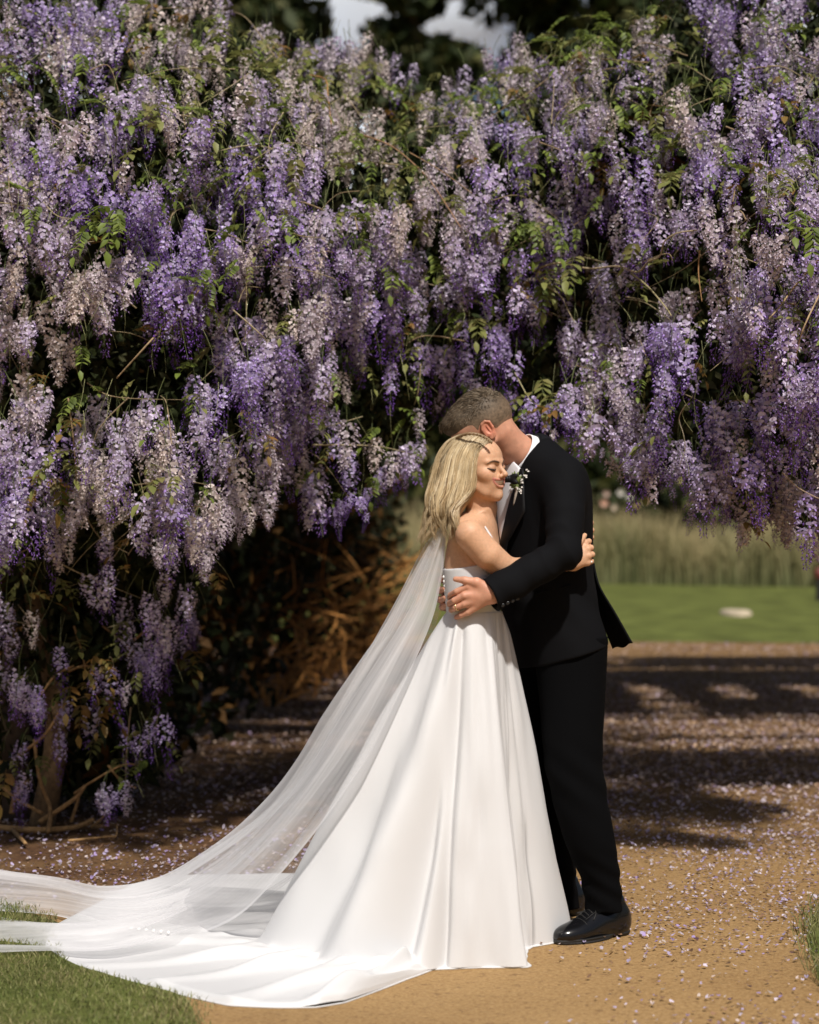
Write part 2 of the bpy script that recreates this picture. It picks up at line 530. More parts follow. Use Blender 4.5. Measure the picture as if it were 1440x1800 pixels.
    cc = pal[r.choice(7, n, p=[.22, .19, .11, .19, .12, .10, .07])] * r.uniform(.6, 1.1, (n, 1))
    wm = (np.clip((Y - 8.2) / 2.5, 0, 1) * r.uniform(.3, 1, n))[:, None]
    cc = cc * (1 - wm) + np.array((.56, .38, .25)) * r.uniform(.35, 1.1, (n, 1)) * wm
    PF = np.concatenate([k + np.array([[6, i, (i + 1) % 6]]) for i in (0, 1, 3, 4)] + [k + np.array([[6, 2, 3]])])
    pm = mesh('petals', V, PF, M_petal, np.repeat(cc, 7, 0), smooth=False)
    o = link('petals', pm); tag(o, 'fallen lilac petals and brown litter on the path', kind='stuff')

# ================================================================== background
def leaf_cloud(r, centers, rads, n, size, pal, flat=1.0, squash=.8):
    """n leaf clumps (two crossed folded quads) spread through a set of balls, denser toward their shells"""
    w = np.asarray(rads) ** 2.2; w = w / w.sum()
    k = r.choice(len(rads), n, p=w)
    d = r.normal(size=(n, 3)); d /= np.linalg.norm(d, axis=1)[:, None]
    rr = np.asarray(rads)[k] * r.uniform(.25, 1.05, n) ** .5
    c = np.asarray(centers)[k] + d * rr[:, None] * np.array((1, 1, squash))
    a = r.normal(size=(n, 3)); a /= np.linalg.norm(a, axis=1)[:, None]
    b = np.cross(a, r.normal(size=(n, 3))); b /= np.linalg.norm(b, axis=1)[:, None] + 1e-9
    s = size * r.uniform(.5, 1.3, n)[:, None]
    V = np.stack([c - a * s, c - b * s * .45 * flat, c + a * s, c + b * s * .45 * flat], 1).reshape(-1, 3)
    F = np.arange(n)[:, None] * 4 + np.array([[0, 1, 2, 3]])
    pal = np.asarray(pal)
    col = pal[r.integers(len(pal), size=n)] * r.uniform(.6, 1.35, (n, 1))
    return V, F, np.repeat(col, 4, 0)

def build_tree(x, y, h, crown_z, width, seed, pal, label, n=9000, leaf=.26, lean=0.0):
    r = rng(seed)
    root = empty('tree', (x, y, 0)); tag(root, label, 'tree', 'tall trees behind the arch')
    A = Acc()
    tr = cat([(x, y, -.1), (x + .2 * lean, y, h * .35), (x + lean * .6, y + .1, h * .7), (x + lean, y, h * .97)], 14)
    A.tube(tr, np.linspace(.34, .05, 14), 8, (1, 1, 1))
    cs = []; rs = []
    nb = 40
    for i in range(nb):
        t = lerp(crown_z / h, .97, (i + r.uniform()) / nb)
        b = tr[int(np.clip(t, 0, 1) * 13)]
        a = r.uniform(0, 2 * PI); L = width * (1.05 - .55 * (t - crown_z / h) / (1 - crown_z / h)) * r.uniform(.55, 1.05)
        e = b + np.array((math.cos(a) * L, math.sin(a) * L, L * r.uniform(.0, .45)))
        A.tube(cat([b, lerp(b, e, .5) + (0, 0, .12 * L), e], 7), np.linspace(.10, .02, 7), 5, (1, 1, 1))
        for q in range(4):
            u = r.uniform(.2, 1.05); cs.append(lerp(b, e, u) + r.normal(0, .35, 3)); rs.append(.38 + width * r.uniform(.14, .30))
    A.obj('trunk', M_trunk, root)
    V, F, C = leaf_cloud(r, cs, rs, n, leaf, pal)
    link('crown', mesh('crown', V, F, M_treeleaf, C, False), root)

def build_background():
    dark = [(.022, .034, .011), (.034, .048, .015), (.050, .066, .020), (.10, .10, .034)]
    olive = [(.07, .075, .022), (.12, .11, .035), (.17, .14, .05), (.045, .05, .016)]
    for x, y, h, cz, w, sd, pal, lab, ln in (
        (-8.2, 52, 25, 3.0, 5.2, 1, olive, 'olive green tree rising behind the left shoulder of the arch', .5),
        (-3.35, 55, 26, 3.0, 3.0, 2, dark, 'dark tree left of the wider sky gap, behind the vines', -.2),
        (0.07, 46, 24, 2.5, 1.3, 3, dark, 'dark tree standing between the two gaps of sky', 0),
        (3.85, 50, 25, 3.0, 2.7, 4, dark, 'dark tree right of the narrow sky gap', .3),
        (8.6, 54, 26, 3.0, 4.2, 5, olive, 'olive tree behind the right shoulder of the arch', -.4),
        (16.5, 58, 22, 3.0, 5.0, 6, dark, 'dark tree behind the right hand vines, furthest right', 0),
        (-17.5, 58, 22, 3.0, 5.5, 7, dark, 'dark tree furthest left behind the vines', 0)):
        build_tree(x, y, h, cz, w, sd, pal, lab, 19000 if abs(x) < 12 else 8000, .32, ln)
    # rounded pale backing added behind the trees to whiten the sky gaps
    r = rng(44)
    S = Acc()
    M_backing = mat('sky_backing_pale', (.74, .85, 1.0), rough=1.0, spec=0.0)
    for i in range(70):
        x = r.uniform(-130, 130); z = r.uniform(6, 62); R0 = r.uniform(10, 22)
        nu, nv = 9, 14
        u = np.linspace(0, PI, nu); v = np.arange(nv) * 2 * PI / nv
        D = np.stack([np.outer(np.sin(u), np.cos(v)), np.outer(np.sin(u), np.sin(v)), np.outer(np.cos(u), np.ones(nv))], -1).reshape(-1, 3)
        rad = R0 * (1 + .22 * vnoise(D * 2.2 + i, 4))[:, None]
        S.add(np.array((x, 190 + r.uniform(-8, 8), z)) + D * rad * (1, .5, .7), grid_faces(nu, nv, True)[:, ::-1])
    o = S.obj('sky_backing', M_backing); tag(o, 'pale backing added behind the trees to brighten the sky gaps', kind='stuff')
    # shrubs that close the view under the trees
    r = rng(5)
    for i, (x, y, w, h) in enumerate(((-6.5, 45, 2.6, 5.2), (-3.4, 46, 2.5, 6.4), (-.6, 44.5, 2.4, 6.6), (1.9, 46, 2.5, 7.0), (4.0, 44, 2.4, 6.4), (6.2, 46, 2.4, 6.0), (8.6, 45, 2.5, 5.6), (11.6, 46, 2.6, 5.4), (15.5, 48, 3.0, 5.4))):
        root = empty('shrub', (x, y, 0))
        tag(root, ['dark evergreen shrub furthest left, seen through the left wall of vines', 'dark evergreen shrub second from the left, behind the vine wall', 'dark evergreen shrub behind the veil, left of her head',
                   'dark evergreen shrub directly behind the heads of the couple', 'dark evergreen shrub just right of his shoulder, behind the roses', 'dark evergreen shrub right of the pale roses, behind the tall grass',
                   'dark evergreen shrub behind the two hanging solitary flower clusters', 'dark evergreen shrub above the flat stone, behind the tall grass', 'dark evergreen shrub furthest right behind the tall grass'][i], 'shrub', 'dark shrubs behind the tall grass')
        cs = [(x + r.normal(0, w * .35), y + r.normal(0, .5), h * r.uniform(.2, .8)) for k in range(22)]
        V, F, C = leaf_cloud(r, cs, [w * r.uniform(.3, .5) for _ in cs], 6500, .26, dark)
        link('foliage', mesh('foliage', V, F, M_treeleaf, C, False), root)
        A = Acc()
        for k in range(4): A.tube(cat([(x + r.normal(0, .15), y, 0), (x + r.normal(0, .4), y, h * .4), cs[k]], 6), np.linspace(.05, .015, 6), 5, (1, 1, 1))
        A.obj('stem', M_trunk, root)
    # pale roses that show as soft dots beside his shoulder
    root = empty('rose_bush', (4.1, 38.5, 0)); tag(root, 'bush with pale pink and white roses beside his shoulder in the distance', 'rose bush')
    A = Acc(); A2 = Acc()
    M_rose = mat('rose_petal', vcol=True, rough=.6, transl=.2)
    cs = []
    for px, py, c, s in ((1062, 884, (.80, .50, .36), .13), (1091, 866, (.85, .80, .72), .11), (1107, 873, (.78, .74, .66), .11), (1066, 868, (.75, .55, .45), .10), (1080, 892, (.80, .66, .50), .10), (1196, 843, (.55, .50, .18), .11), (1120, 888, (.6, .42, .22), .08), (1135, 880, (.55, .36, .2), .10)):
        q = W(px, py, 38.0); cs.append(q)
        A = Acc()
        for k in range(3):
            n = 7
            for i in range(n):
                a = 2 * PI * i / n + k * .4; rr = s * (.25 + .2 * k)
                d = np.array((math.cos(a), -.5 - .25 * (2 - k), math.sin(a))); t = np.array((-math.sin(a), 0, math.cos(a)))
                A.add([q, q + d * rr * .6 + t * rr * .5, q + d * rr, q + d * rr * .6 - t * rr * .5], [(0, 1, 2, 3)], np.array(c) * (1 - .1 * k))
        A.obj('rose', M_rose, root)
        A2.tube(cat([(q[0] + .2, 38.6, 0), (q[0] + .1, 38.5, q[2] * .6), q + (0, .06, 0)], 8), .02, 5, (.06, .06, .03))
    A2.obj('cane', M_bark, root)
    V, F, C = leaf_cloud(r, [q + (0, .35, -.25) for q in cs] + [(4.2, 38.8, .6), (4.6, 38.8, .4)], [.35] * 8 + [.6, .6], 1500, .10, dark)
    link('foliage', mesh('foliage', V, F, M_treeleaf, C, False), root)
    # tall seeding grass at the far edge of the lawn
    r = rng(8)
    n = 26000
    X = r.uniform(-9, 14, n)
    base = 36.6 - .62 * X * (X > 0) * .75
    Y = base + 5.5 * r.uniform(size=n) ** 1.4
    h = (1.15 + .45 * vnoise(np.stack([X * .55, Y * .4], -1), 3) + .25 * vnoise(np.stack([X * 2.2, Y], -1), 4)) * r.uniform(.55, 1.2, n)
    w = r.uniform(.010, .024, n); ln = r.normal(0, .16, (n, 2)) * h[:, None]; a = r.uniform(-.9, .9, n)
    b = np.stack([X, Y, np.full(n, .08)], -1); d = np.stack([np.cos(a), np.sin(a), 0 * a], -1) * w[:, None]
    md = b + np.stack([ln[:, 0] * .3, ln[:, 1] * .3, h * .6], -1); tp = b + np.stack([ln[:, 0], ln[:, 1], h], -1)
    V = np.stack([b - d, b + d, md + d * .9, md - d * .9, tp], 1)
    t = r.uniform(size=(n, 1)); pt = (vnoise(np.stack([X * 1.6, Y * .8], -1), 12)[:, None] * .5 + .5)
    g1, g2, g3 = np.array((.10, .125, .048)), np.array((.27, .245, .12)), np.array((.46, .36, .19))
    c0 = g1 * (1 - t * .5) + g2 * t * .5; c1 = g2 * (1 - pt) + g3 * pt
    C = np.stack([c0, c0, c1 * .5 + c0 * .5, c1 * .5 + c0 * .5, c1], 1)
    k = np.arange(n)[:, None] * 5
    o = link('tall_grass', mesh('tall_grass', V.reshape(-1, 3), [k + np.array([[0, 1, 2, 3]]), k + np.array([[3, 2, 4]])], M_blade, C.reshape(-1, 3))); tag(o, 'tall seeding meadow grass along the far side of the lawn', kind='stuff')
    # flat pale stone set in the lawn
    q = G(1293, 1078, .09)
    A = Acc(); n = 22; a = np.arange(n) * 2 * PI / n; rr = 1 + .10 * vnoise(np.stack([np.cos(a) * 2, np.sin(a) * 2], -1), 2)
    ring = lambda s, z: np.stack([q[0] + .20 * s * rr * np.cos(a), q[1] + .42 * s * rr * np.sin(a), np.full(n, z)], -1)
    A.add(np.concatenate([ring(1.03, .04), ring(1, .115), ring(.9, .128), ring(.05, .130)]), grid_faces(4, n, True)[:, ::-1])
    o = A.obj('flat_stone', mat('pale_stone', (.46, .38, .27), rough=.9, noise=.2, nscale=6)); tag(o, 'flat pale stone set in the far lawn', 'stone')
    # dark post at the right edge
    root = empty('bollard', tuple(G(1441, 1062, .06) * np.array((1, 1, 0)))); tag(root, 'dark post with a dull red head at the right edge of the lawn', 'post')
    bx, by = root.location[0], root.location[1]
    Acc().tube([(bx, by, -.05), (bx, by, .22), (bx, by, .42)], [.06, .055, .055], 10, (1, 1, 1)).obj('pole', mat('post_dark', (.02, .02, .022), rough=.5), root)
    Acc().tube([(bx, by, .421), (bx, by, .45), (bx, by, .52), (bx, by, .56), (bx, by, .58)], [.06, .075, .075, .06, .02], 12, (1, 1, 1)).obj('cap', mat('post_red', (.16, .035, .03), rough=.5), root)
# ================================================================== the wisteria arch
PETALS = {   # banner, wing, bud
    'fresh': ((.62, .52, .80), (.40, .26, .63), (.14, .058, .29)),
    'lilac': ((.69, .60, .77), (.52, .39, .64), (.21, .108, .36)),
    'faded': ((.70, .61, .66), (.59, .48, .56), (.32, .22, .39)),
    'beige': ((.72, .62, .59), (.61, .50, .48), (.42, .31, .38)),
}
def raceme(r, kind, length, width, n, detail=True, open_to=.72):
    """a hanging flower cluster: stalk, opened pea flowers above, buds towards the tip; origin at its top"""
    A = Acc()
    bend = r.normal(0, .05, 2)
    L = length
    def axis(t): return np.array((bend[0] * L * t * t * 2, bend[1] * L * t * t * 2, -L * t))
    stalk = r.uniform(.05, .13)
    sd = r.normal(0, .3, 2)
    A.tube([np.array((sd[0] * stalk, sd[1] * stalk, stalk)), np.array((sd[0] * stalk * .3, sd[1] * stalk * .3, stalk * .5)), axis(0), axis(.5), axis(1.04)], [.0013, .0013, .0014, .0011, .0006], 3, (.17, .20, .08), cap=False)
    bn, wg, bd = (np.array(c) for c in PETALS[kind])
    ga = r.uniform(0, 6)
    for i in range(n):
        t = (i + r.uniform(-.4, .4)) / n
        t = min(max(t, 0.0), 1.0) ** .92
        ga += 2.39996 + r.normal(0, .35)
        prof = width * (.62 + .38 * math.sin(min(1, t * 2.2) * PI / 2)) * (1 - max(0, t - .25) / .75 * .80)
        rad = prof * r.uniform(.72, 1.08)
        o = np.array((math.cos(ga), math.sin(ga), 0))
        c = axis(t) + o * rad + np.array((0, 0, r.normal(0, .005) - rad * .18))
        tn = np.array((-o[1], o[0], 0)); up = np.array((0, 0, 1.0)) * .8 + o * .35
        val = r.uniform(.72, 1.18)
        if t < open_to and r.uniform() < .94:
            s = r.uniform(.0092, .0134) * (1 - .25 * t)
            # banner petal standing behind, folded along its middle
            b0 = c - o * s * .2
            if detail:
                A.add([b0, b0 + tn * s * .78 + up * s * .30 - o * s * .12, b0 + tn * s * .86 + up * s * .95 - o * s * .25, b0 + up * s * 1.40 - o * s * .05, b0 - tn * s * .86 + up * s * .95 - o * s * .25, b0 - tn * s * .78 + up * s * .30 - o * s * .12], [(0, 1, 2), (0, 2, 3), (0, 3, 4), (0, 4, 5)], bn * val)
            else:
                A.add([b0, b0 + tn * s * .9 + up * s * .75 - o * s * .25, b0 + up * s * 1.5 - o * s * .05, b0 - tn * s * .9 + up * s * .75 - o * s * .25], [(0, 1, 2), (0, 2, 3)], bn * val)
            # keel and wings, a darker pouch hanging forward
            f = o * 1.0 - np.array((0, 0, .55)); f /= np.linalg.norm(f)
            if detail:
                A.add([c, c + f * s * .7 + tn * s * .42, c + f * s * 1.25 - up * s * .2, c + f * s * .7 - tn * s * .42, c + f * s * .6 + up * s * .40], [(0, 1, 4), (1, 2, 4), (2, 3, 4), (3, 0, 4), (0, 3, 2)], wg * val * r.uniform(.8, 1.15))
            else:
                A.add([c, c + f * s * .7 + tn * s * .42, c + f * s * 1.25, c + f * s * .7 - tn * s * .42], [(0, 1, 2), (0, 2, 3)], wg * val)
        else:
            s = r.uniform(.0055, .0085) * (1.15 - .45 * t)
            f = o * .55 - np.array((0, 0, .8)); f /= np.linalg.norm(f)
            q = np.cross(f, tn)
            m = c + f * s * .8
            if detail:
                A.add([c, m + tn * s * .42, m + q * s * .42, m - tn * s * .42, m - q * s * .42, c + f * s * 2.0], [(0, 2, 1), (0, 3, 2), (0, 4, 3), (0, 1, 4), (5, 1, 2), (5, 2, 3), (5, 3, 4), (5, 4, 1)], bd * val * 1.15)
            else:
                A.add([c, m + tn * s * .45, c + f * s * 2, m - tn * s * .45], [(0, 1, 2), (0, 2, 3)], bd * val * 1.15)
            A.add([axis(t), c + tn * .0006, c - tn * .0006], [(0, 1, 2)], (.15, .10, .14))
    return A

def leaf_spray(r, n_pairs, length, leaf, pal):
    """one pinnate leaf: midrib with paired drooping leaflets, pointed and folded along the middle; hangs outward along -y"""
    A = Acc()
    def axis(t): return np.array((.10 * length * math.sin(t * 3), -length * .75 * t, length * (.12 * t - .62 * t * t)))
    A.tube([axis(t) for t in np.linspace(0, 1, 6)], [.0014, .0013, .0012, .001, .0008, .0006], 3, pal[0], cap=False)
    def leaflet(b, d, s, col):
        d = d / np.linalg.norm(d); sd = np.cross(d, (0, 0, 1)); sd /= np.linalg.norm(sd) + 1e-9
        up = np.cross(sd, d)
        w = s * .24
        m1 = b + d * s * .35; m2 = b + d * s * .72 - up * s * .05; e = b + d * s - up * s * .14
        V = [b, m1 + sd * w + up * w * .35, m2 + sd * w * .72 + up * w * .2, e, m2 - sd * w * .72 + up * w * .2, m1 - sd * w + up * w * .35, m1, m2]
        A.add(V, [(0, 1, 6), (1, 2, 7), (1, 7, 6), (2, 3, 7), (3, 4, 7), (4, 5, 6), (4, 6, 7), (5, 0, 6)], col)
    for i in range(n_pairs):
        t = .22 + .72 * i / n_pairs
        for q in (-1, 1):
            col = np.array(pal[r.integers(len(pal))]) * r.uniform(.75, 1.3)
            leaflet(axis(t), np.array((q * .9, -.45 - .2 * r.uniform(), r.uniform(-.75, .0))), leaf * r.uniform(.75, 1.1) * (1 - .25 * t), col)
    leaflet(axis(1), np.array((.1, -.7, -.6)), leaf, np.array(pal[0]) * 1.1)
    return A

GREEN = [(.15, .20, .035), (.20, .25, .050), (.11, .15, .03)]
OLIVE = [(.21, .22, .065), (.27, .25, .085), (.16, .17, .05)]
RUST = [(.22, .14, .035), (.28, .15, .04), (.16, .13, .035)]

# lower rim and upper outline of the flowering mass, as the photograph shows them
RIM = [(-80, 1470), (0, 1430), (90, 1420), (200, 1425), (285, 1385), (300, 1230), (335, 1130), (370, 1030), (400, 935), (470, 905), (540, 890), (600, 905), (660, 870), (700, 835), (740, 800), (790, 700), (850, 700), (880, 690), (930, 745), (1000, 745), (1060, 790), (1140, 855), (1190, 840), (1235, 900), (1300, 935), (1370, 930), (1420, 960), (1520, 985)]
TOP = [(-80, -260), (330, -200), (395, -20), (425, 30), (470, 62), (520, 78), (560, 95), (620, 100), (680, 112), (740, 140), (800, 158), (850, 140), (885, 108), (930, 75), (985, 45), (1040, 20), (1100, 2), (1150, -30), (1210, -160), (1520, -260)]
HOLES = [(235, 290, 55, 70), (195, 400, 60, 55), (330, 420, 60, 40), (395, 560, 60, 50), (345, 700, 45, 50), (130, 690, 55, 60), (60, 730, 35, 60), (745, 640, 45, 75), (720, 720, 45, 40), (1225, 185, 45, 60), (1290, 225, 35, 45), (1195, 470, 60, 45), (1240, 530, 55, 40), (1000, 590, 40, 45), (960, 660, 40, 50), (600, 640, 45, 50), (520, 520, 45, 35), (860, 590, 40, 35), (1395, 560, 45, 45), (620, 520, 35, 40), (90, 1010, 60, 50), (230, 960, 55, 45), (1085, 380, 40, 35), (440, 250, 35, 35), (700, 330, 45, 35)]

def surf_y(px, py):
    """depth of the outer face of the mass where the photograph shows pixel px, py"""
    px = np.asarray(px, float); py = np.asarray(py, float)
    rim = np.interp(px, *zip(*RIM)); top = np.interp(px, *zip(*TOP))
    Y = np.interp(px, [-200, 0, 150, 330, 480, 620, 760, 900, 1040, 1180, 1320, 1440, 1600], [7.5, 7.45, 7.3, 7.35, 7.65, 8.0, 8.15, 8.1, 7.85, 7.45, 7.15, 7.05, 7.05])
    # rounded shoulder: the face leans back towards the top
    k = np.clip((420 - py) / 420, 0, 1.6)
    Y = Y + 1.25 * k ** 1.7 + .9 * np.clip((top + 130 - py) / 150, 0, 1) ** 2
    # below the swelling the left curtain hangs further back
    low = np.clip((py - 880) / 170, 0, 1) * np.clip((460 - px) / 120, 0, 1)
    Y = Y + 1.0 * low
    # and it thins back a little just above the rim
    e = np.clip((py - (rim - 130)) / 130, 0, 1) * np.clip((px - 420) / 100, 0, 1)
    Y = Y + .22 * e
    q = np.stack([px / 170.0, py / 190.0], -1).reshape(-1, 2)
    q2 = q * 2.3 + 11
    return Y + (.30 * vnoise(q, 21) + .14 * vnoise(q2, 22)).reshape(Y.shape)

def build_wisteria():
    r = rng(101)
    protos = []; slim = {}
    for k, kind in enumerate(['fresh'] * 4 + ['lilac'] * 5 + ['faded'] * 4 + ['beige'] * 4):
        L = r.uniform(.12, .235); n = int(76 * (L / .16) ** .85)
        wd = r.uniform(.034, .044); op = {'fresh': r.uniform(.35, .62), 'lilac': r.uniform(.5, .8), 'faded': .93, 'beige': 1.01}[kind]
        sd = int(r.integers(1e6))
        full = raceme(rng(sd), kind, L, wd, n, True, op).mesh('flower_cluster', M_flower, False)
        slim[full.name] = raceme(rng(sd), kind, L, wd, n, False, op).mesh('flower_cluster_slim', M_flower, False)
        protos.append((kind, L, full))
    small = [raceme(r, kd, r.uniform(.07, .10), .034, 24, True, 1.0).mesh('flower_cluster', M_flower, False) for kd in ('beige', 'faded', 'lilac')]
    lsp = [leaf_spray(r, int(r.integers(4, 7)), r.uniform(.15, .24), r.uniform(.05, .075), pal).mesh('leaf_spray', M_leaf, False) for pal in (GREEN, GREEN, GREEN, OLIVE, OLIVE, RUST)]
    # the three vines that make the mass
    vines = []
    for loc, lab in (((-1.55, 8.5, 0), 'wisteria vine on the left, hanging to the ground in a purple curtain'),
                     ((-1.25, 10.3, 0), 'wisteria vine flowering over the middle of the arch above the couple'),
                     ((2.6, 8.9, 0), 'wisteria vine on the right with long hanging purple clusters nearest the lens')):
        v = empty('wisteria_vine', loc); tag(v, lab, 'wisteria', 'wisteria vines over the arch'); vines.append(v)
    def which(px): return 0 if px < 470 else (1 if px < 960 else 2)
    # ---- flower clusters
    pts = []
    tries = 0
    cell = {}
    hol = np.array(HOLES, float)
    def density(px, py):
        rim = np.interp(px, *zip(*RIM)); top = np.interp(px, *zip(*TOP))
        if py > rim + 8 or py < top - 5: return 0
        d = 1.0
        h = np.exp(-((px - hol[:, 0]) / hol[:, 2]) ** 2 - ((py + 48 - hol[:, 1]) / (hol[:, 3] * 1.25)) ** 2)
        d *= 1 - .98 * min(1, h.max() * 1.3)
        n = vnoise(np.array([[px / 70.0, (py + 45) / 90.0]]), 31)[0]
        d *= np.clip(.58 + 1.5 * n, .012, 1)
        if px < 420 and py > 900: d *= np.clip(1 - (py - 850) / 170, .06, 1)
        return d
    cand = []
    while len(cand) < 390 and tries < 60000:
        tries += 1
        px = r.uniform(-60, 1510); py = r.uniform(-150, 1450)
        d = density(px, py)
        if r.uniform() > d: continue
        rad = 46
        ok = True
        ci, cj = int(px // 80), int(py // 80)
        for a in (-1, 0, 1):
            for b in (-1, 0, 1):
                for (x, y) in cell.get((ci + a, cj + b), ()):
                    if abs(x - px) < rad * .8 and abs(y - py) < rad * .95: ok = False
        if not ok: continue
        cell.setdefault((ci, cj), []).append((px, py)); cand.append((px, py))
    # in the photograph certain clusters stand out: name their tops
    key = [(470, 598, 'lilac', 1.3), (566, 640, 'lilac', 1.2), (300, 850, 'fresh', 1.3), (250, 870, 'lilac', 1.2), (155, 1010, 'lilac', 1.15), (55, 1075, 'beige', 1.0), (165, 1240, 'lilac', 1.2), (40, 1200, 'lilac', 1.1), (105, 1290, 'fresh', .95), (300, 1085, 'lilac', 1.1), (220, 1200, 'faded', .8), (105, 1140, 'fresh', .9), (45, 1360, 'lilac', .9), (225, 1400, 'faded', .7), (1200, 560, 'lilac', 1.3), (1175, 640, 'fresh', 1.2), (1140, 770, 'lilac', 1.1), (1340, 500, 'fresh', 1.3), (1385, 640, 'lilac', 1.2), (1300, 800, 'fresh', 1.2), (1260, 830, 'lilac', 1.1), (1420, 870, 'fresh', 1.1), (1345, 700, 'lilac', 1.25), (690, 500, 'lilac', 1.1), (650, 520, 'fresh', 1.0), (725, 505, 'lilac', .9), (610, 740, 'faded', 1.1), (655, 770, 'beige', 1.0), (735, 720, 'faded', .9), (862, 580, 'fresh', 1.2), (690, 640, 'fresh', .9), (1010, 560, 'lilac', 1.2), (1040, 600, 'lilac', 1.2), (860, 430, 'lilac', 1.1), (800, 420, 'lilac', 1.1), (480, 800, 'faded', 1.0), (440, 890, 'beige', .6), (290, 1010, 'faded', 1.0), (335, 1040, 'faded', .9), (345, 910, 'beige', 1.0)]
    recs = [(px, py, kd, sc, -.12) for px, py, kd, sc in key]
    # the rest grow in rounded bunches: several clusters from one spur, the middle ones standing furthest out
    for px, py in cand:
        n0 = vnoise(np.array([[px / 150.0, py / 170.0]]), 41)[0] + r.normal(0, .30) + .25 * (px - 720) / 720.0 + .16
        big = r.uniform(.75, 1.25)
        out = r.normal(0, .10)
        for i in range(int(r.integers(3, 7) * big)):
            dx, dyy = r.normal(0, 24 * big), r.normal(0, 18 * big)
            n = n0 + r.normal(0, .28)
            kd = 'fresh' if n > .55 else ('lilac' if n > -.06 else ('faded' if n > -.55 else 'beige'))
            recs.append((px + dx, py + dyy - 20, kd, r.uniform(.75, 1.2) * (.8 + .2 * big), out + .010 * (abs(dx) / 6) + abs(r.normal(0, .05)) - .10))
    # solitary small clusters on long threads under the right of the rim
    thread = [(1071, 745, .8), (1073, 805, .8), (1030, 730, .7), (1000, 735, .6), (1135, 745, .6), (968, 755, .9), (1095, 755, .7), (430, 905, .5), (1152, 740, .5)]
    byk = {k: [p for p in protos if p[0] == k] for k in PETALS}
    insts = []
    tops = []
    for px, py, kd, sc, dy in recs:
        Y = float(surf_y(px, py)) + dy
        P = W(px, py, Y)
        rim = np.interp(px, *zip(*RIM))
        p = byk[kd][int(r.integers(len(byk[kd])))]
        # keep the tips inside the rim of the mass
        room = (rim + 26 - py) / FPX * Y
        s = sc * (1.0 if room > p[1] * sc else max(.42, room / p[1]))
        if py > 1150: s = min(s, (EYE - .05 - (py - 900) / FPX * Y * 0 - .0) and max(.35, (P[2] - .05) / p[1])) if P[2] < p[1] * s + .05 else s
        tilt = Vector((r.normal(0, .10), r.normal(0, .10), 1)).normalized()
        rot = tilt.to_track_quat('Z', 'Y').to_matrix().to_4x4() @ Matrix.Rotation(r.uniform(0, 6.28), 4, 'Z')
        M = Matrix.Translation(Vector(P)) @ rot @ Matrix.Diagonal((s * r.uniform(.9, 1.12), s * r.uniform(.9, 1.12), s, 1))
        insts.append((which(px + r.normal(0, 25)), p[2], M, Y - .35 * s))
        tops.append(P)
    for px, py, s in thread:
        Y = float(surf_y(px, min(py, np.interp(px, *zip(*RIM)) - 20))) + .05
        M = Matrix.Translation(Vector(W(px, py, Y))) @ Matrix.Rotation(r.uniform(0, 6), 4, 'Z') @ Matrix.Diagonal((s, s, s, 1))
        insts.append((which(px), small[int(r.integers(3))], M, Y - 2))
    # up to 300 a vine as parts, nearest first; the rest of each vine is one mass
    for k in range(3):
        mine = sorted([q for q in insts if q[0] == k], key=lambda q: q[3])
        for _, me, M, _y in mine[:300]:
            o = bpy.data.objects.new('flower_cluster', me); COL.objects.link(o)
            o.parent = vines[k]; o.matrix_parent_inverse = Matrix.Translation(-vines[k].location); o.matrix_basis = M
        rest = mine[300:]
        if rest:
            bulk([(a, slim.get(m_.name, m_), M_, y_) for a, m_, M_, y_ in rest], 'flower_clusters', M_flower, vines[k])
    print('clusters', len(insts), [sum(1 for q in insts if q[0] == k) for k in range(3)])
    # ---- leaves: bright tufts the photograph shows, then a scatter
    tufts = [(175, 385, 0, 7), (265, 45, 0, 7), (255, 200, 3, 5), (350, 480, 0, 4), (205, 380, 2, 3), (480, 390, 0, 4), (915, 370, 1, 9), (935, 400, 1, 6), (850, 150, 0, 9), (880, 160, 3, 6), (1050, 55, 0, 12), (1000, 70, 3, 7), (1030, 85, 0, 6), (1080, 180, 0, 5), (960, 480, 3, 6), (100, 825, 3, 5), (60, 830, 5, 3), (115, 790, 3, 3), (640, 410, 1, 4), (700, 480, 0, 3), (620, 130, 3, 5), (660, 160, 0, 4), (560, 120, 3, 4), (740, 180, 3, 4), (450, 110, 3, 5), (330, 120, 3, 4), (1340, 290, 0, 4), (1400, 380, 0, 4), (1385, 310, 3, 3), (945, 690, 3, 4), (955, 705, 5, 2), (180, 1170, 5, 3), (130, 1200, 5, 4), (160, 1230, 5, 4), (20, 1320, 5, 4), (15, 1030, 3, 3), (95, 1020, 3, 3), (240, 1330, 0, 2), (520, 720, 3, 2), (820, 560, 3, 3), (130, 690, 0, 3), (150, 720, 3, 3), (295, 820, 3, 3), (420, 480, 0, 3), (60, 350, 0, 3), (45, 120, 0, 3), (390, 50, 3, 5), (470, 70, 3, 4), (520, 90, 3, 3), (800, 165, 0, 4), (770, 155, 3, 3), (905, 125, 3, 3), (710, 300, 3, 3), (760, 360, 3, 3), (1160, 20, 3, 3)]
    lv = []
    for px, py, kd, n in tufts:
        for i in range(n):
            x = px + r.normal(0, 20); y = py + r.normal(0, 15)
            Y = float(surf_y(x, y)) - r.uniform(.06, .20)
            k = kd if r.uniform() < .8 else int(r.integers(6))
            lv.append((which(x), lsp[k], W(x, y, Y), r.uniform(.5, .95)))
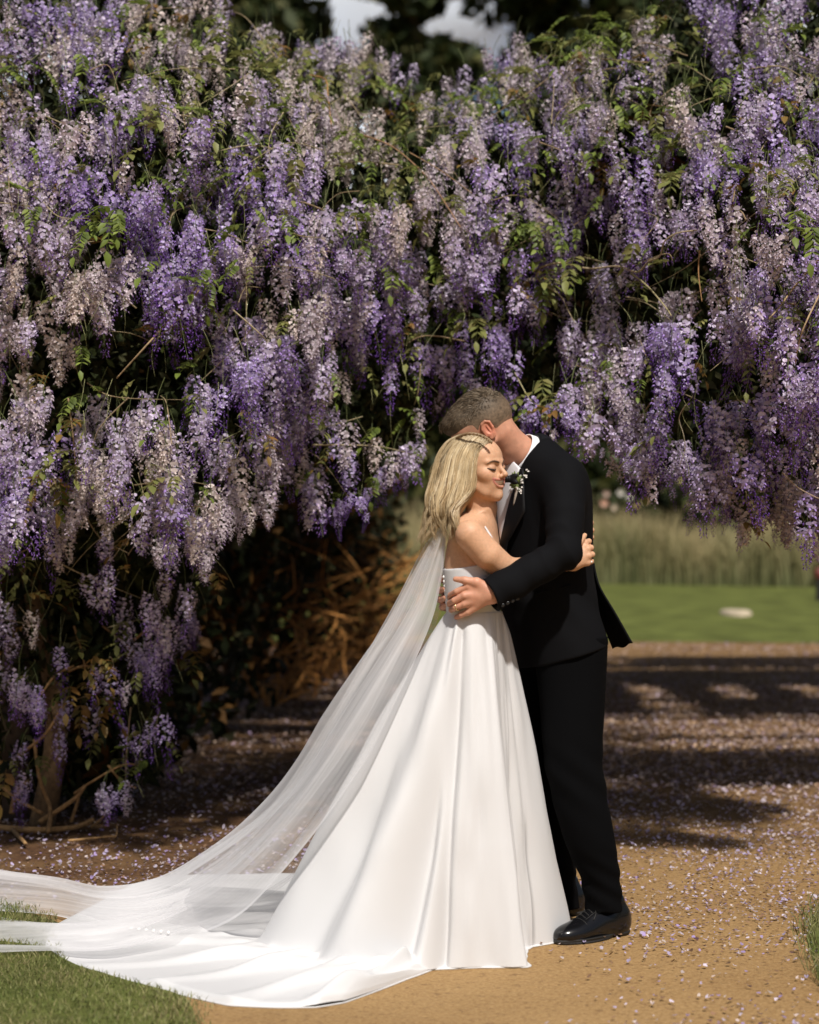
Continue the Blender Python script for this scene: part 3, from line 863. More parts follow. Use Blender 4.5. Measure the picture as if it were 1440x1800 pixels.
    while len(lv) < 860:
        x = r.uniform(-20, 1460); y = r.uniform(0, 1350) if r.uniform() < .6 else r.uniform(0, 330)
        rim = np.interp(x, *zip(*RIM)); top = np.interp(x, *zip(*TOP))
        if y > rim - 10 or y < top: continue
        Y = float(surf_y(x, y)) + r.uniform(-.14, .12)
        k = int(r.choice(6, p=[.2, .15, .1, .25, .2, .1])) if y < 950 else int(r.choice([3, 4, 5]))
        lv.append((which(x), lsp[k], W(x, y, Y), r.uniform(.45, .85)))
    made = [0, 0, 0]
    for k, me, P, s in lv:
        if made[k] >= 298: continue
        made[k] += 1
        o = bpy.data.objects.new('leaf_spray', me); COL.objects.link(o)
        o.parent = vines[k]; o.matrix_parent_inverse = Matrix.Translation(-vines[k].location)
        o.matrix_basis = Matrix.Translation(Vector(P)) @ Matrix.Rotation(r.normal(0, 1.1), 4, 'Z') @ Matrix.Rotation(r.normal(.1, .4), 4, 'X') @ Matrix.Diagonal((s, s, s, 1))
    # ---- dense dark foliage behind the flowers, and over the top
    for k, (x0, x1) in enumerate(((-120, 470), (470, 960), (960, 1560))):
        n = 19000
        px = r.uniform(x0, x1, n); py = r.uniform(-320, 1440, n)
        rim = np.interp(px, *zip(*RIM)); top = np.interp(px, *zip(*TOP))
        ok = (py < rim - 25) & (py > top + 30)
        px, py = px[ok], py[ok]; n = len(px)
        Yd = r.uniform(.30, 1.1, n); Y = surf_y(px, py) + Yd
        P = np.stack([(px - 720) / FPX * Y, Y, EYE - (py - 900) / FPX * Y], -1)
        hi = np.where(py < top[ok] + 130, .5, 1.0)[P[:, 2] > .02]; Yd = Yd[P[:, 2] > .02]; P = P[P[:, 2] > .02]; n = len(P)
        a = r.normal(size=(n, 3)) + np.array((0, -.2, -.7)); a /= np.linalg.norm(a, axis=1)[:, None]
        b = np.cross(a, r.normal(size=(n, 3))); b /= np.linalg.norm(b, axis=1)[:, None]
        s = r.uniform(.035, .072, (n, 1)) * np.clip((Yd[:, None] - .25) / .4, .5, 1) * hi[:, None]
        V = np.stack([P - a * s, P - b * s * .42, P + a * s, P + b * s * .42], 1).reshape(-1, 3)
        pal = np.array([(.020, .028, .009), (.034, .044, .013), (.015, .021, .007), (.05, .05, .02)])  # near-black leaf colours paint in the shade of the gaps
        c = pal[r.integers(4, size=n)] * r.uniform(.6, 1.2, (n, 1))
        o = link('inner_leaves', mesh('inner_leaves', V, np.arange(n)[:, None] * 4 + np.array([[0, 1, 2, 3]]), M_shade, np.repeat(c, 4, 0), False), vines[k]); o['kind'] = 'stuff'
    # ---- woody stems, tendrils, threads
    wood = np.array((.23, .155, .085)); pale = np.array((.34, .28, .16)); thread_c = np.array((.26, .26, .12))
    def on(px, py, off=-.10): return W(px, py, float(surf_y(px, py)) + off)
    named = [([(545, 132), (572, 140), (577, 170), (583, 225)], .0035, (.34, .17, .06)),
             ([(640, 238), (690, 258), (740, 300), (765, 330), (810, 400)], .0036, (.27, .15, .08)),
             ([(720, 268), (775, 300), (830, 340), (865, 365)], .0022, (.30, .18, .09)),
             ([(950, 470), (985, 462), (1035, 472), (1085, 468), (1120, 478), (1140, 460), (1160, 450), (1168, 425), (1190, 410), (1225, 405)], .0045, (.36, .28, .17)),
             ([(950, 470), (945, 490), (985, 520), (1000, 548), (1012, 570)], .0030, (.33, .27, .15)),
             ([(1110, 480), (1140, 505), (1170, 540), (1180, 555)], .0040, (.33, .28, .14)),
             ([(1450, 445), (1400, 500), (1370, 540), (1352, 560)], .0040, (.38, .26, .14)),
             ([(1450, 500), (1420, 560), (1405, 600), (1398, 640)], .0034, (.36, .25, .14)),
             ([(1230, 440), (1228, 480), (1234, 530)], .0030, (.28, .15, .06)),
             ([(345, 505), (300, 560), (255, 610), (205, 665)], .0042, (.36, .25, .14)),
             ([(350, 510), (310, 565), (270, 600)], .0030, (.34, .24, .13)),
             ([(410, 545), (450, 580), (470, 600)], .0030, (.33, .26, .15)),
             ([(120, 700), (130, 780), (135, 850)], .0034, (.28, .19, .10)),
             ([(740, 640), (735, 690), (728, 712)], .0030, (.34, .28, .15)),
             ([(905, 655), (930, 700), (945, 712)], .0026, (.34, .30, .16)),
             ([(1205, 712), (1194, 735), (1202, 765), (1204, 790), (1194, 820)], .0018, (.42, .34, .24)),
             ([(1375, 830), (1400, 855), (1430, 872), (1450, 880)], .0026, (.34, .24, .16))]
    for P, w, c in named:
        off = -.16
        pts = cat([on(x, y, off) for x, y in P], 6 * len(P))
        k = which(P[0][0])
        Acc().tube(pts, np.linspace(w, w * .6, len(pts)), 6, c).obj('stem', M_bark, vines[k])
    for k, (x0, x1) in enumerate(((-40, 470), (470, 960), (960, 1480))):
        A = Acc(); B = Acc()
        for i in range(70):
            x = r.uniform(x0, x1); y = r.uniform(40, 1250)
            rim = np.interp(x, *zip(*RIM)); top = np.interp(x, *zip(*TOP))
            if y > rim - 30 or y < top + 15: continue
            a = r.uniform(0, 2 * PI); L = r.uniform(60, 210)
            p = [(x, y), (x + math.cos(a) * L * .5 + r.normal(0, 14), y + math.sin(a) * L * .35 + r.normal(0, 14)), (x + math.cos(a) * L, y + math.sin(a) * L * .6 + 25)]
            p = [(u, v) for u, v in p if v < np.interp(u, *zip(*RIM)) + 5 and v > np.interp(u, *zip(*TOP)) - 10]
            if len(p) < 3: continue
            off = r.uniform(-.14, .10)
            A.tube(cat([on(u, v, off) for u, v in p], 12), np.linspace(r.uniform(.0016, .0042), .001, 12), 4, (wood * (1 - (t := r.uniform())) + pale * t), cap=False)
        for i in range(240):
            x = r.uniform(x0, x1); y = r.uniform(30, 1330)
            rim = np.interp(x, *zip(*RIM)); top = np.interp(x, *zip(*TOP))
            if y > rim - 40 or y < top: continue
            L = r.uniform(25, 95); q = r.normal(0, 20)
            off = r.uniform(-.20, .05)
            y2 = min(y + L, rim + 10)
            B.tube(cat([on(x, y, off), on(x + q * .6 + r.normal(0, 6), (y + y2) / 2, off - .02), on(x + q, y2, off)], 7), np.linspace(.0011, .0006, 7), 3, thread_c * r.uniform(.7, 1.4), cap=False)
        o = A.obj('stems', M_bark, vines[k]); o['kind'] = 'stuff'
        o = B.obj('tendrils', M_bark, vines[k]); o['kind'] = 'stuff'
    # ---- trunks and the tangle of bare canes at the foot of the left curtain
    def cane(k, pts, w0, w1, c, n=18): 
        Acc().tube(cat(pts, n), np.linspace(w0, w1, n), 7, c).obj('trunk' if w0 > .03 else 'cane', M_bark, vines[k])
    brown = np.array((.20, .12, .055))
    cane(0, [(-1.62, 8.7, -.05), (-1.55, 8.75, .5), (-1.68, 8.8, 1.2), (-1.5, 8.8, 2.0), (-1.2, 8.7, 2.7)], .06, .025, brown * .8)
    if False: cane(0, [(-1.45, 8.8, -.05), (-1.6, 8.85, .6), (-1.4, 8.9, 1.3), (-1.5, 8.9, 2.2)], .045, .02, brown * .8)
    foot = [([(-10, 1458), (60, 1466), (130, 1458), (165, 1440)], .016), ([(20, 1430), (28, 1395), (50, 1372)], .012), ([(70, 1445), (130, 1405), (150, 1380)], .012), ([(85, 1470), (88, 1420), (70, 1370), (60, 1300)], .011), ([(125, 1445), (136, 1410), (142, 1385)], .009), ([(120, 1485), (190, 1478), (204, 1476), (206, 1448)], .006), ([(20, 1462), (45, 1490)], .012), ([(160, 1455), (185, 1430), (182, 1395)], .006), ([(75, 1430), (30, 1405), (0, 1380)], .009), ([(130, 1395), (160, 1375), (215, 1345), (245, 1345)], .006), ([(190, 1345), (215, 1375), (240, 1385)], .006), ([(30, 1330), (80, 1290), (110, 1240)], .008), ([(60, 1240), (95, 1190), (130, 1170)], .007), ([(120, 1180), (150, 1170), (170, 1182)], .006), ([(235, 1125), (265, 1105), (300, 1110)], .006), ([(180, 1100), (235, 1145), (270, 1190)], .005), ([(130, 1100), (145, 1150), (150, 1180)], .005)]
    for p, w in foot:
        pts = []
        for x, y in p:
            yy = min(8.55, EYE * FPX / max(y - 900, 50) - .02)
            q = W(x, y, yy); q[2] = max(q[2], .02); pts.append(q)
        cane(0, pts, w, w * .6, np.array((.36, .21, .085)) * r.uniform(.7, 1.15), 14)
    cane(1, [(-1.5, 10.3, -.05), (-1.6, 10.4, 1.0), (-1.4, 10.2, 1.9), (-.5, 9.6, 2.7)], .05, .02, brown * .8)
    cane(2, [(2.62, 8.95, -.05), (2.5, 8.9, .9), (2.65, 8.8, 1.8), (2.3, 8.4, 2.6)], .06, .02, brown * .8)
    return vines, lsp

def bulk(rest, name, m, parent):
    V = []; F = []; C = []; nv = 0
    cache = {}
    r = rng(9)
    for _, me, M, _y in rest:
        if me.name not in cache:
            v = np.empty(len(me.vertices) * 3, np.float32); me.vertices.foreach_get('co', v)
            c = np.empty(len(me.vertices) * 4, np.float32); me.color_attributes['Col'].data.foreach_get('color', c)
            t = np.empty(len(me.polygons), np.int32); me.polygons.foreach_get('loop_total', t)
            l = np.empty(len(me.loops), np.int32); me.loops.foreach_get('vertex_index', l)
            st = np.empty(len(me.polygons), np.int32); me.polygons.foreach_get('loop_start', st)
            tri = l[(st[t == 3][:, None] + np.arange(3))]
            qd = l[(st[t == 4][:, None] + np.arange(4))]
            tri = np.concatenate([tri, qd[:, [0, 1, 2]], qd[:, [0, 2, 3]]])
            cache[me.name] = (v.reshape(-1, 3), tri, c.reshape(-1, 4)[:, :3])
        v, f, c = cache[me.name]
        A = np.array(M)
        V.append(v @ A[:3, :3].T + A[:3, 3]); F.append(f + nv); C.append(c * r.uniform(.86, 1.15)); nv += len(v)
    o = link(name, mesh(name, np.concatenate(V), np.concatenate(F), m, np.concatenate(C), False), parent)
    o['kind'] = 'stuff'
    return o

def build_pergola(lsp):
    """timber frame under the vines: posts, beams along the tunnel, rafters across; the vine wall that closes its left side"""
    root = empty('pergola', (0.6, 9.0, 0)); tag(root, 'dark timber pergola carrying the wisteria over the path', 'pergola')
    for x, ys in ((-1.75, (8.9, 11.3, 13.8, 16.4)), (3.95, (8.9, 11.3, 13.8, 16.4))):
        for y in ys: Acc().box((x, y, 1.2), (.12, .12, 2.46)).obj('post', M_timber, root, False)
        Acc().box((x, 12.6, 2.50), (.09, 8.6, .14)).obj('beam', M_timber, root, False)
    for y in (8.9, 9.5, 10.15, 11.3, 11.9, 12.5, 13.1, 13.8, 14.4, 15.0, 15.7, 16.4):
        Acc().box((1.1, y, 2.64), (6.4, .06, .135)).obj('rafter', M_timber, root, False)
    for x in .16 + .62 * np.arange(-1, 6):
        Acc().box((x, 13.2, 2.735), (.26, 3.6, .045)).obj('batten', M_timber, root, False)
    # vine wall along the left of the tunnel, curving with the path
    r = rng(303)
    v = empty('wisteria_vine', (-1.2, 12.5, 0)); tag(v, 'tangled vine wall in shadow along the left side of the tunnel', 'wisteria', 'wisteria vines over the arch')
    base = cat([(-1.45, 8.8), (-1.35, 10.2), (-1.2, 12.0), (-1.02, 14.0), (-.72, 16.2), (-.42, 18.0), (-.15, 19.6)], 200)
    n = 24000
    k = r.integers(0, 200, n); t = k / 199
    z = 2.7 * r.uniform(0, 1, n) ** .8
    dens = np.clip(1.25 - .75 * t, .3, 1) * np.clip(.25 + z / 1.1, .15, 1)
    keep = r.uniform(size=n) < dens
    k, z = k[keep], z[keep]; n = len(k)
    P = np.stack([base[k, 0] - np.abs(r.normal(0, .25, n)) + .12, base[k, 1] + r.normal(0, .1, n), z], -1)
    a = r.normal(size=(n, 3)) + np.array((0, 0, -.6)); a /= np.linalg.norm(a, axis=1)[:, None]
    b = np.cross(a, r.normal(size=(n, 3))); b /= np.linalg.norm(b, axis=1)[:, None]
    s = r.uniform(.045, .085, (n, 1))
    V = np.stack([P - a * s, P - b * s * .45, P + a * s, P + b * s * .45], 1).reshape(-1, 3)
    pal = np.array([(.014, .019, .006), (.024, .022, .008), (.010, .014, .005), (.10, .048, .012)])  # near-black leaves paint in the tunnel's shade, the amber one its warm glow
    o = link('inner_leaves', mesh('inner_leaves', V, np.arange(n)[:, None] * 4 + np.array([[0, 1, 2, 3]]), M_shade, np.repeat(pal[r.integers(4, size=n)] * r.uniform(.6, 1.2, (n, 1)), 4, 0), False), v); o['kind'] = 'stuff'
    for i in range(170):
        q = base[int(199 * r.uniform(.42, 1) ** .8)]
        L = r.uniform(.25, 1.25); w = r.uniform(.004, .012)
        x, y = q[0] + r.normal(-.02, .10), q[1]
        pts = [(x, y, -.03), (x + r.normal(0, .12), y + r.normal(0, .15), L * .28), (x + r.normal(0, .2), y + r.normal(0, .25), L * .5), (x + r.normal(0, .28), y + r.normal(0, .3), L * .7), (x + r.normal(0, .4), y + r.normal(0, .4), L)]
        Acc().tube(cat(pts, 10), np.linspace(w, w * .45, 10), 5, np.array((.52, .235, .06)) * r.uniform(.45, 1.4)).obj('cane', M_bark, v)  # orange bark colour stands in for warm light on the canes
    # leafy roof of the tunnel with gaps that let the sun through
    top = empty('wisteria_vine', (1.0, 13.5, 2.7)); tag(top, 'leafy vine roof lying over the rafters behind the arch', 'wisteria', 'wisteria vines over the arch')
    n = 90000
    x = r.uniform(-2.1, 4.6, n); y = r.uniform(8.0, 16.8, n)
    g = vnoise(np.stack([x * 1.3, y * 1.1], -1), 14) + .5 * vnoise(np.stack([x * 3, y * 3], -1), 15)
    cover = np.where(y < 9.2, 1.4, np.where(y < 11.4, .02, np.where(y < 12.5, 1.5, np.where(y < 13.8, np.where((x / .62) % 1 < .52, 1.3, .03), np.where(y < 15.2, 1.5, np.where(y < 15.7, .05, 1.4))))))
    cover = np.where((x < .75) & (y < 9.0), 0, cover)
    cover = np.where((x < .3) & (y > 10.3), np.where(y < 12.4, 1.5, .22), cover)
    keep = r.uniform(size=n) < cover * np.clip(.75 + g, .05, 1)
    x, y = x[keep], y[keep]; n = len(x)
    P = np.stack([x, y, 2.74 + np.abs(r.normal(0, .13, n))], -1)
    a = r.normal(size=(n, 3)) * np.array((1, 1, .5)); a /= np.linalg.norm(a, axis=1)[:, None]
    b = np.cross(a, r.normal(size=(n, 3)) * np.array((.3, .3, 1))); b /= np.linalg.norm(b, axis=1)[:, None]
    s = r.uniform(.06, .105, (n, 1)) * np.where((x[:, None] < .75) & (y[:, None] < 9.9), .5, 1)
    V = np.stack([P - a * s, P - b * s * .5, P + a * s, P + b * s * .5], 1).reshape(-1, 3)
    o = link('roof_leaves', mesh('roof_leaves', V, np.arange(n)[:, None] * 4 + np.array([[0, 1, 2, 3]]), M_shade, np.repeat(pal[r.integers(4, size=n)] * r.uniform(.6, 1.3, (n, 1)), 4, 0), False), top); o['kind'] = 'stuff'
# ================================================================== the couple
M_satin = mat('ivory_satin', (0.65, 0.646, 0.65), rough=0.36, spec=0.45, sheen=0.12, noise=0.012, nscale=6, bump=0.0006, bscale=900)
M_skin_w = mat('skin_tan', vcol=True, rough=0.5, sss=0.15, sssr=(0.012, 0.005, 0.003), spec=0.35, noise=0.08, nscale=120, bump=0.0004, bscale=500)
M_skin_m = mat('skin_ruddy', vcol=True, rough=0.5, sss=0.12, sssr=(0.012, 0.004, 0.002), spec=0.4, noise=0.10, nscale=60, bump=0.00018, bscale=500)
M_hair_b = mat('blonde_hair', vcol=True, rough=0.38, spec=0.55, noise=0.12, nscale=40)
M_hair_m = mat('cropped_hair', vcol=True, rough=0.6, spec=0.3, noise=0.25, nscale=160)
M_suit = mat('black_wool', (0.0042, 0.0043, 0.0052), rough=0.85, spec=0.10, bump=0.0004, bscale=700)
M_trouser = mat('trouser_wool', (0.003, 0.0031, 0.0036), rough=0.9, spec=0.05, bump=0.0004, bscale=700)
M_lapel = mat('black_satin', (0.0038, 0.0038, 0.0046), rough=0.55, spec=0.25)
M_shirt = mat('white_shirt', (0.78, 0.77, 0.80), rough=0.7, noise=0.02, nscale=10)
M_leather = mat('black_leather', (0.005, 0.005, 0.006), rough=0.18, spec=0.5, bump=0.0001, bscale=260)
M_sole = mat('shoe_sole', (0.012, 0.011, 0.010), rough=0.6)
M_gold = mat('gold_ring', (0.85, 0.62, 0.30), rough=0.22, metal=1.0)
M_lash = mat('dark_lash', (0.02, 0.012, 0.009), rough=0.6)
M_brow = mat('brow_hair', (0.075, 0.04, 0.022), rough=0.7)
M_tooth = mat('teeth', (0.90, 0.88, 0.84), rough=0.25)
M_pearl = mat('pearl_button', (0.86, 0.84, 0.82), rough=0.25, coat=0.5)
M_blackbtn = mat('black_button', (0.015, 0.015, 0.016), rough=0.3)
M_green = mat('sprig_green', (0.16, 0.20, 0.06), rough=0.6, noise=0.2, nscale=90)
M_bract = mat('protea_bract', (0.30, 0.16, 0.10), rough=0.6, noise=0.3, nscale=120)
M_wax = mat('waxflower_white', (0.78, 0.74, 0.70), rough=0.6)

def tulle(name, alpha, streak):
    """fine netting: threads of white cloth with open gaps between them, thicker where it is gathered"""
    m = bpy.data.materials.new(name); m.use_nodes = True
    nt = m.node_tree; N = nt.nodes; L = nt.links
    N.remove(N['Principled BSDF'])
    d = N.new('ShaderNodeBsdfDiffuse'); d.inputs['Color'].default_value = (0.86, 0.85, 0.86, 1)
    t = N.new('ShaderNodeBsdfTranslucent'); t.inputs['Color'].default_value = (0.86, 0.85, 0.86, 1)
    a = N.new('ShaderNodeMixShader'); a.inputs[0].default_value = 0.35
    L.new(d.outputs[0], a.inputs[1]); L.new(t.outputs[0], a.inputs[2])
    tr = N.new('ShaderNodeBsdfTransparent')
    at = N.new('ShaderNodeAttribute'); at.attribute_name = 'Col'
    sep = N.new('ShaderNodeSeparateColor'); L.new(at.outputs['Color'], sep.inputs[0])
    mp = N.new('ShaderNodeCombineXYZ')
    mu = N.new('ShaderNodeMath'); mu.operation = 'MULTIPLY'; mu.inputs[1].default_value = 15.0; L.new(sep.outputs[0], mu.inputs[0])
    mv = N.new('ShaderNodeMath'); mv.operation = 'MULTIPLY'; mv.inputs[1].default_value = 1.3; L.new(sep.outputs[1], mv.inputs[0])
    L.new(mu.outputs[0], mp.inputs[0]); L.new(mv.outputs[0], mp.inputs[1])
    nz = N.new('ShaderNodeTexNoise'); nz.inputs['Scale'].default_value = 1.0; nz.inputs['Detail'].default_value = 4; nz.inputs['Roughness'].default_value = 0.65
    L.new(mp.outputs[0], nz.inputs['Vector'])
    mr = N.new('ShaderNodeMapRange'); mr.inputs['From Min'].default_value = 0.3; mr.inputs['From Max'].default_value = 0.72
    mr.inputs['To Min'].default_value = alpha * (1 - streak); mr.inputs['To Max'].default_value = min(0.95, alpha * (1 + streak))
    L.new(nz.outputs[0], mr.inputs[0])
    ml = N.new('ShaderNodeMath'); ml.operation = 'MULTIPLY'; ml.use_clamp = True
    L.new(mr.outputs[0], ml.inputs[0]); L.new(sep.outputs[2], ml.inputs[1])
    mx = N.new('ShaderNodeMixShader')
    L.new(ml.outputs[0], mx.inputs[0]); L.new(tr.outputs[0], mx.inputs[1]); L.new(a.outputs[0], mx.inputs[2])
    L.new(mx.outputs[0], N['Material Output'].inputs['Surface'])
    return m

def frame(fwd, up):
    f = np.asarray(fwd, float); f /= np.linalg.norm(f)
    u = np.asarray(up, float); u = u - f * (u @ f); u /= np.linalg.norm(u)
    l = np.cross(u, f)
    return np.array((l, f, u))

class Head:
    def __init__(s, S, o, fwd, up, scale=1.0, female=True):
        s.S = S; s.o = np.asarray(o, float); s.M = frame(fwd, up); s.k = scale
        s.sculpt(female)
    def p(s, l, f, u):
        return s.o + s.k * (l * s.M[0] + f * s.M[1] + u * s.M[2])
    def loc(s, V):
        return (V - s.o) @ s.M.T / s.k
    def e(s, c, r, k=0.01, sub=False):
        s.S.ell(s.p(*c), np.asarray(r) * s.k, s.M, k, sub)
    def b(s, c, r, k=0.01, sub=False):
        s.S.ball(s.p(*c), r * s.k, k, sub)
    def c(s, a, b, ra, rb, k=0.01, sub=False):
        s.S.cone(s.p(*a), s.p(*b), ra * s.k, rb * s.k, k, sub)
    def sculpt(s, fem):
        s.e((0, -.016, .028), (.072, .094, .082))
        s.e((0, .030, .030), (.062, .060, .060), .02)
        s.e((0, .036, -.036), (.053, .0545, .064), .02)
        for q in (-1, 1):
            s.c((q * .053, -.002, -.040), (q * .030, .050, -.078), .0145, .0125, .02)
            s.c((q * .030, .050, -.078), (0, .072, -.090), .0125, .0135, .015)
        s.b((0, .0735, -.0865), .0130, .022)
        s.e((0, .060, -.050), (.037, .0305, .030), .02)               # round of the mouth
        for q in (-1, 1):
            s.b((q * .042, .053, -.017), .0185, .02)                    # cheekbone
            s.b((q * .035, .067, -.024), .0125, .022)                  # smiling cheek
            s.c((q * .010, .088, .018), (q * .046, .070, .019), .006, .005, .012)   # brow ridge
            s.b((q * .032, .100, -.001), .0125, .012, True)            # socket
            s.e((q * .031, .0765, -.001), (.0145, .0125, .011), .004)  # closed lid over the eye
        s.c((0, .087, .006), (0, .1080, -.022), .0068, .0078, .010)    # nose
        s.b((0, .1080, -.0235), .0082, .005)
        for q in (-1, 1):
            s.b((q * .0098, .0965, -.0285), .0068, .006)
            s.b((q * .0055, .1005, -.0345), .0030, .003, True)           # nostril
        if fem:
            memo = {}
            def fs(l, u):
                f = np.linspace(.13, .02, 900)
                P = s.o + s.k * (l * s.M[0] + f[:, None] * s.M[1] + u * s.M[2])
                return f[np.argmax(s.S.field(P) < 0)]
            L = [0, .0075, .0145, .0210, .0265, .0320, .0365]
            uu = [-.0392, -.0391, -.0388, -.0382, -.0372, -.0360, -.0346]
            ul = [-.0632, -.0626, -.0606, -.0568, -.0512, -.0440, -.0352]
            F = [(fs(l, a), fs(l, c), fs(l, (a + c) / 2)) for l, a, c in zip(L, uu, ul)]
            s.mouth = (L, uu, ul, F)
            for q in (-1, 1):
                for i in range(6):
                    o = [(q * L[k], F[k][2] + .001, (uu[k] + ul[k]) / 2) for k in (i, i + 1)]
                    ro = [max(.0012, (uu[k] - ul[k]) / 2 - .0028) for k in (i, i + 1)]
                    s.c(o[0], o[1], ro[0], ro[1], .0012, True)
                for i in range(6):
                    a_, b_ = [(q * L[k], F[k][0] - .0006, uu[k]) for k in (i, i + 1)]
                    ra = [(.0030, .0031, .0031, .0029, .0026, .0022, .0017)[k] for k in (i, i + 1)]
                    s.c(a_, b_, ra[0], ra[1], .002)
                    a_, b_ = [(q * L[k], F[k][1] - .0008, ul[k]) for k in (i, i + 1)]
                    ra = [(.0043, .0042, .0040, .0036, .0030, .0024, .0017)[k] for k in (i, i + 1)]
                    s.c(a_, b_, ra[0], ra[1], .002)
        else:
            for q in (-1, 1):
                s.c((0, .094, -.060), (q * .024, .080, -.062), .004, .003, .004)
                s.c((0, .092, -.068), (q * .024, .080, -.064), .005, .003, .004)
        for q in (-1, 1):                                              # ears
            c = (q * .0725, -.010, -.008)
            s.e(c, (.008, .017, .030), .006)
            pts = [(q * .074, .006, -.020), (q * .0745, .006, .004), (q * .076, -.002, .018), (q * .078, -.015, .021), (q * .0795, -.025, .012), (q * .0785, -.025, -.006), (q * .0755, -.015, -.022), (q * .0740, -.003, -.032)]
            r = [.0030, .0034, .0036, .0038, .0040, .0038, .0040, .0054]
            for i in range(len(pts) - 1):
                s.c(pts[i], pts[i + 1], r[i], r[i + 1], .003)
            s.e((q * .0795, -.010, -.004), (.0060, .0095, .0150), .003, True)
            s.c((q * .0755, -.012, -.014), (q * .0760, -.012, .006), .0026, .0026, .003)
    def surf(s, l, u, f0=.135):
        """point of the skin straight in front of lateral l, height u"""
        f = np.linspace(f0, -.02, 400)
        P = s.o + s.k * (l * s.M[0] + f[:, None] * s.M[1] + u * s.M[2])
        d = s.S.field(P)
        i = np.argmax(d < 0)
        return P[i]

# ------------------------------------------------------------------ the woman
def bride():
    r = rng(11)
    root = empty('person', tuple(G(835, 1668)))
    tag(root, 'blonde smiling woman in a white satin gown with a long sheer veil and train', 'person')
    S = Solid()
    ho = W(837, 823, 6.25)
    H = Head(S, ho, (.835, -.55, .02), (-.13, .02, .99), 0.97)
    F2 = np.array((.93, -.37))
    S.chain([H.p(0, -.022, -.045), W(848, 893, 6.262), W(840, 925, 6.27)], [.047, .046, .056], .02)
    rows = [(838, 903, .042, .070), (836, 916, .055, .120), (834, 932, .066, .122), (832, 965, .080, .112), (831, 1000, .085, .112), (831, 1040, .080, .110), (833, 1075, .078, .112)]
    RW = []
    for px, py, a, b in rows:
        q = W(px, py, 6.27); RW.append((q[0], q[1], q[2], a, b))
    S.loft(RW, F2, .02)
    # near arm, bent round his side
    sh = W(826, 940, 6.140); el = W(893, 1002, 6.180); wr = W(1008, 989, 6.272)
    S.chain([sh, lerp(sh, el, .5) + np.array((-.004, -.012, -.006)), el], [.0455, .0455, .038], .014)
    S.chain([el, lerp(el, wr, .35), wr], [.037, .033, .023], .012)
    S.ell(W(812, 955, 6.21), (.030, .035, .04), None, .02)
    # near hand on his back
    kn = [W(1029, 954, 6.285), W(1033, 965, 6.272), W(1035, 977, 6.268), W(1033, 989, 6.272)]
    for i, q in enumerate(kn):
        S.cone(wr, q, .020, .0105, .012)
        mid = q + np.array((.0125, .016, .004)); tip = q + np.array((.006, .046, .004 + .004 * i)); 
        S.chain([q, mid, tip], [.0098, .0086, .0072], .004)
    S.chain([wr + np.array((.004, -.004, .016)), W(1019, 953, 6.262), W(1028, 941, 6.285)], [.014, .010, .0075], .008)
    # far arm, hidden behind him until the fingertips come round his back
    sh2 = W(845, 936, 6.40); el2 = W(905, 1000, 6.68); wr2 = W(1005, 950, 6.72)
    S.chain([sh2, el2, wr2], [.036, .030, .022], .02)
    for i, (px, py) in enumerate([(1040, 919), (1041, 932), (1040.5, 945), (1038, 957)]):
        q = W(px - 1, py, 6.60); S.cone(wr2, q, .018, .010, .01); S.cone(q, W(px, py, 6.535), .0085, .0072, .004)
    root_body_cols = np.array((.60, .345, .21))
    mL, mU, mD, mF = H.mouth
    lipc = [(-l, f[0], u) for l, u, f in list(zip(mL, mU, mF))[::-1]] + [(l, f[0], u) for l, u, f in zip(mL, mU, mF)] + [(l, f[1], u) for l, u, f in list(zip(mL, mD, mF))[::-1]] + [(-l, f[1], u) for l, u, f in zip(mL, mD, mF)]
    lipc_old = [(-.0315, .0785, -.0362), (-.0225, .0862, -.0375), (-.013, .0910, -.0385), (0, .0935, -.0392), (.013, .0910, -.0385), (.0225, .0862, -.0375), (.0315, .0785, -.0362), (.0225, .0850, -.0490), (.012, .0898, -.0575), (0, .0920, -.0606), (-.012, .0898, -.0575), (-.0225, .0850, -.0490), (-.0315, .0785, -.0368)]
    def seg(P, a, b):
        a = np.array(a); b = np.array(b); ba = b - a
        h = np.clip((P - a) @ ba / (ba @ ba + 1e-12), 0, 1)
        return np.linalg.norm(P - a - h[:, None] * ba, axis=1)
    def cols(V):
        C = np.tile(root_body_cols, (len(V), 1))
        q = H.loc(V)
        near = np.linalg.norm(q, axis=1) < .16
        Q = q[near]
        A = np.array(C[near])
        def mixc(w, c):
            w = np.clip(w, 0, 1)[:, None]; A[:] = A * (1 - w) + np.array(c) * w
        for s_ in (-1, 1):
            d = np.linalg.norm((Q - np.array((s_ * .044, .062, -.024))) / np.array((1, 1, .8)), axis=1)
            mixc(.40 * np.exp(-(d / .020) ** 2), (.62, .26, .15))
            d = np.linalg.norm((Q - np.array((s_ * .031, .09, .006))) / np.array((1.6, 1, .8)), axis=1)
            mixc(.55 * np.exp(-(d / .012) ** 2), (.30, .15, .09))
            d = np.linalg.norm(Q - np.array((s_ * .053, .02, -.05)), axis=1)
            mixc(.30 * np.exp(-(d / .022) ** 2), (.42, .20, .09))
        d = np.minimum.reduce([seg(Q, lipc[i], lipc[i + 1]) for i in range(len(lipc) - 1)])
        mixc(1.25 - d / .0048, (.46, .145, .125))
        d = np.linalg.norm((Q - np.array((0, .081, -.0470))) / np.array((.0235, .0115, .0078)), axis=1)
        mixc((1.05 - d) * 4, (.16, .045, .04))
        C[near] = A
        return C
    body = solid_obj('body', S, .0022, M_skin_w, root, cols)
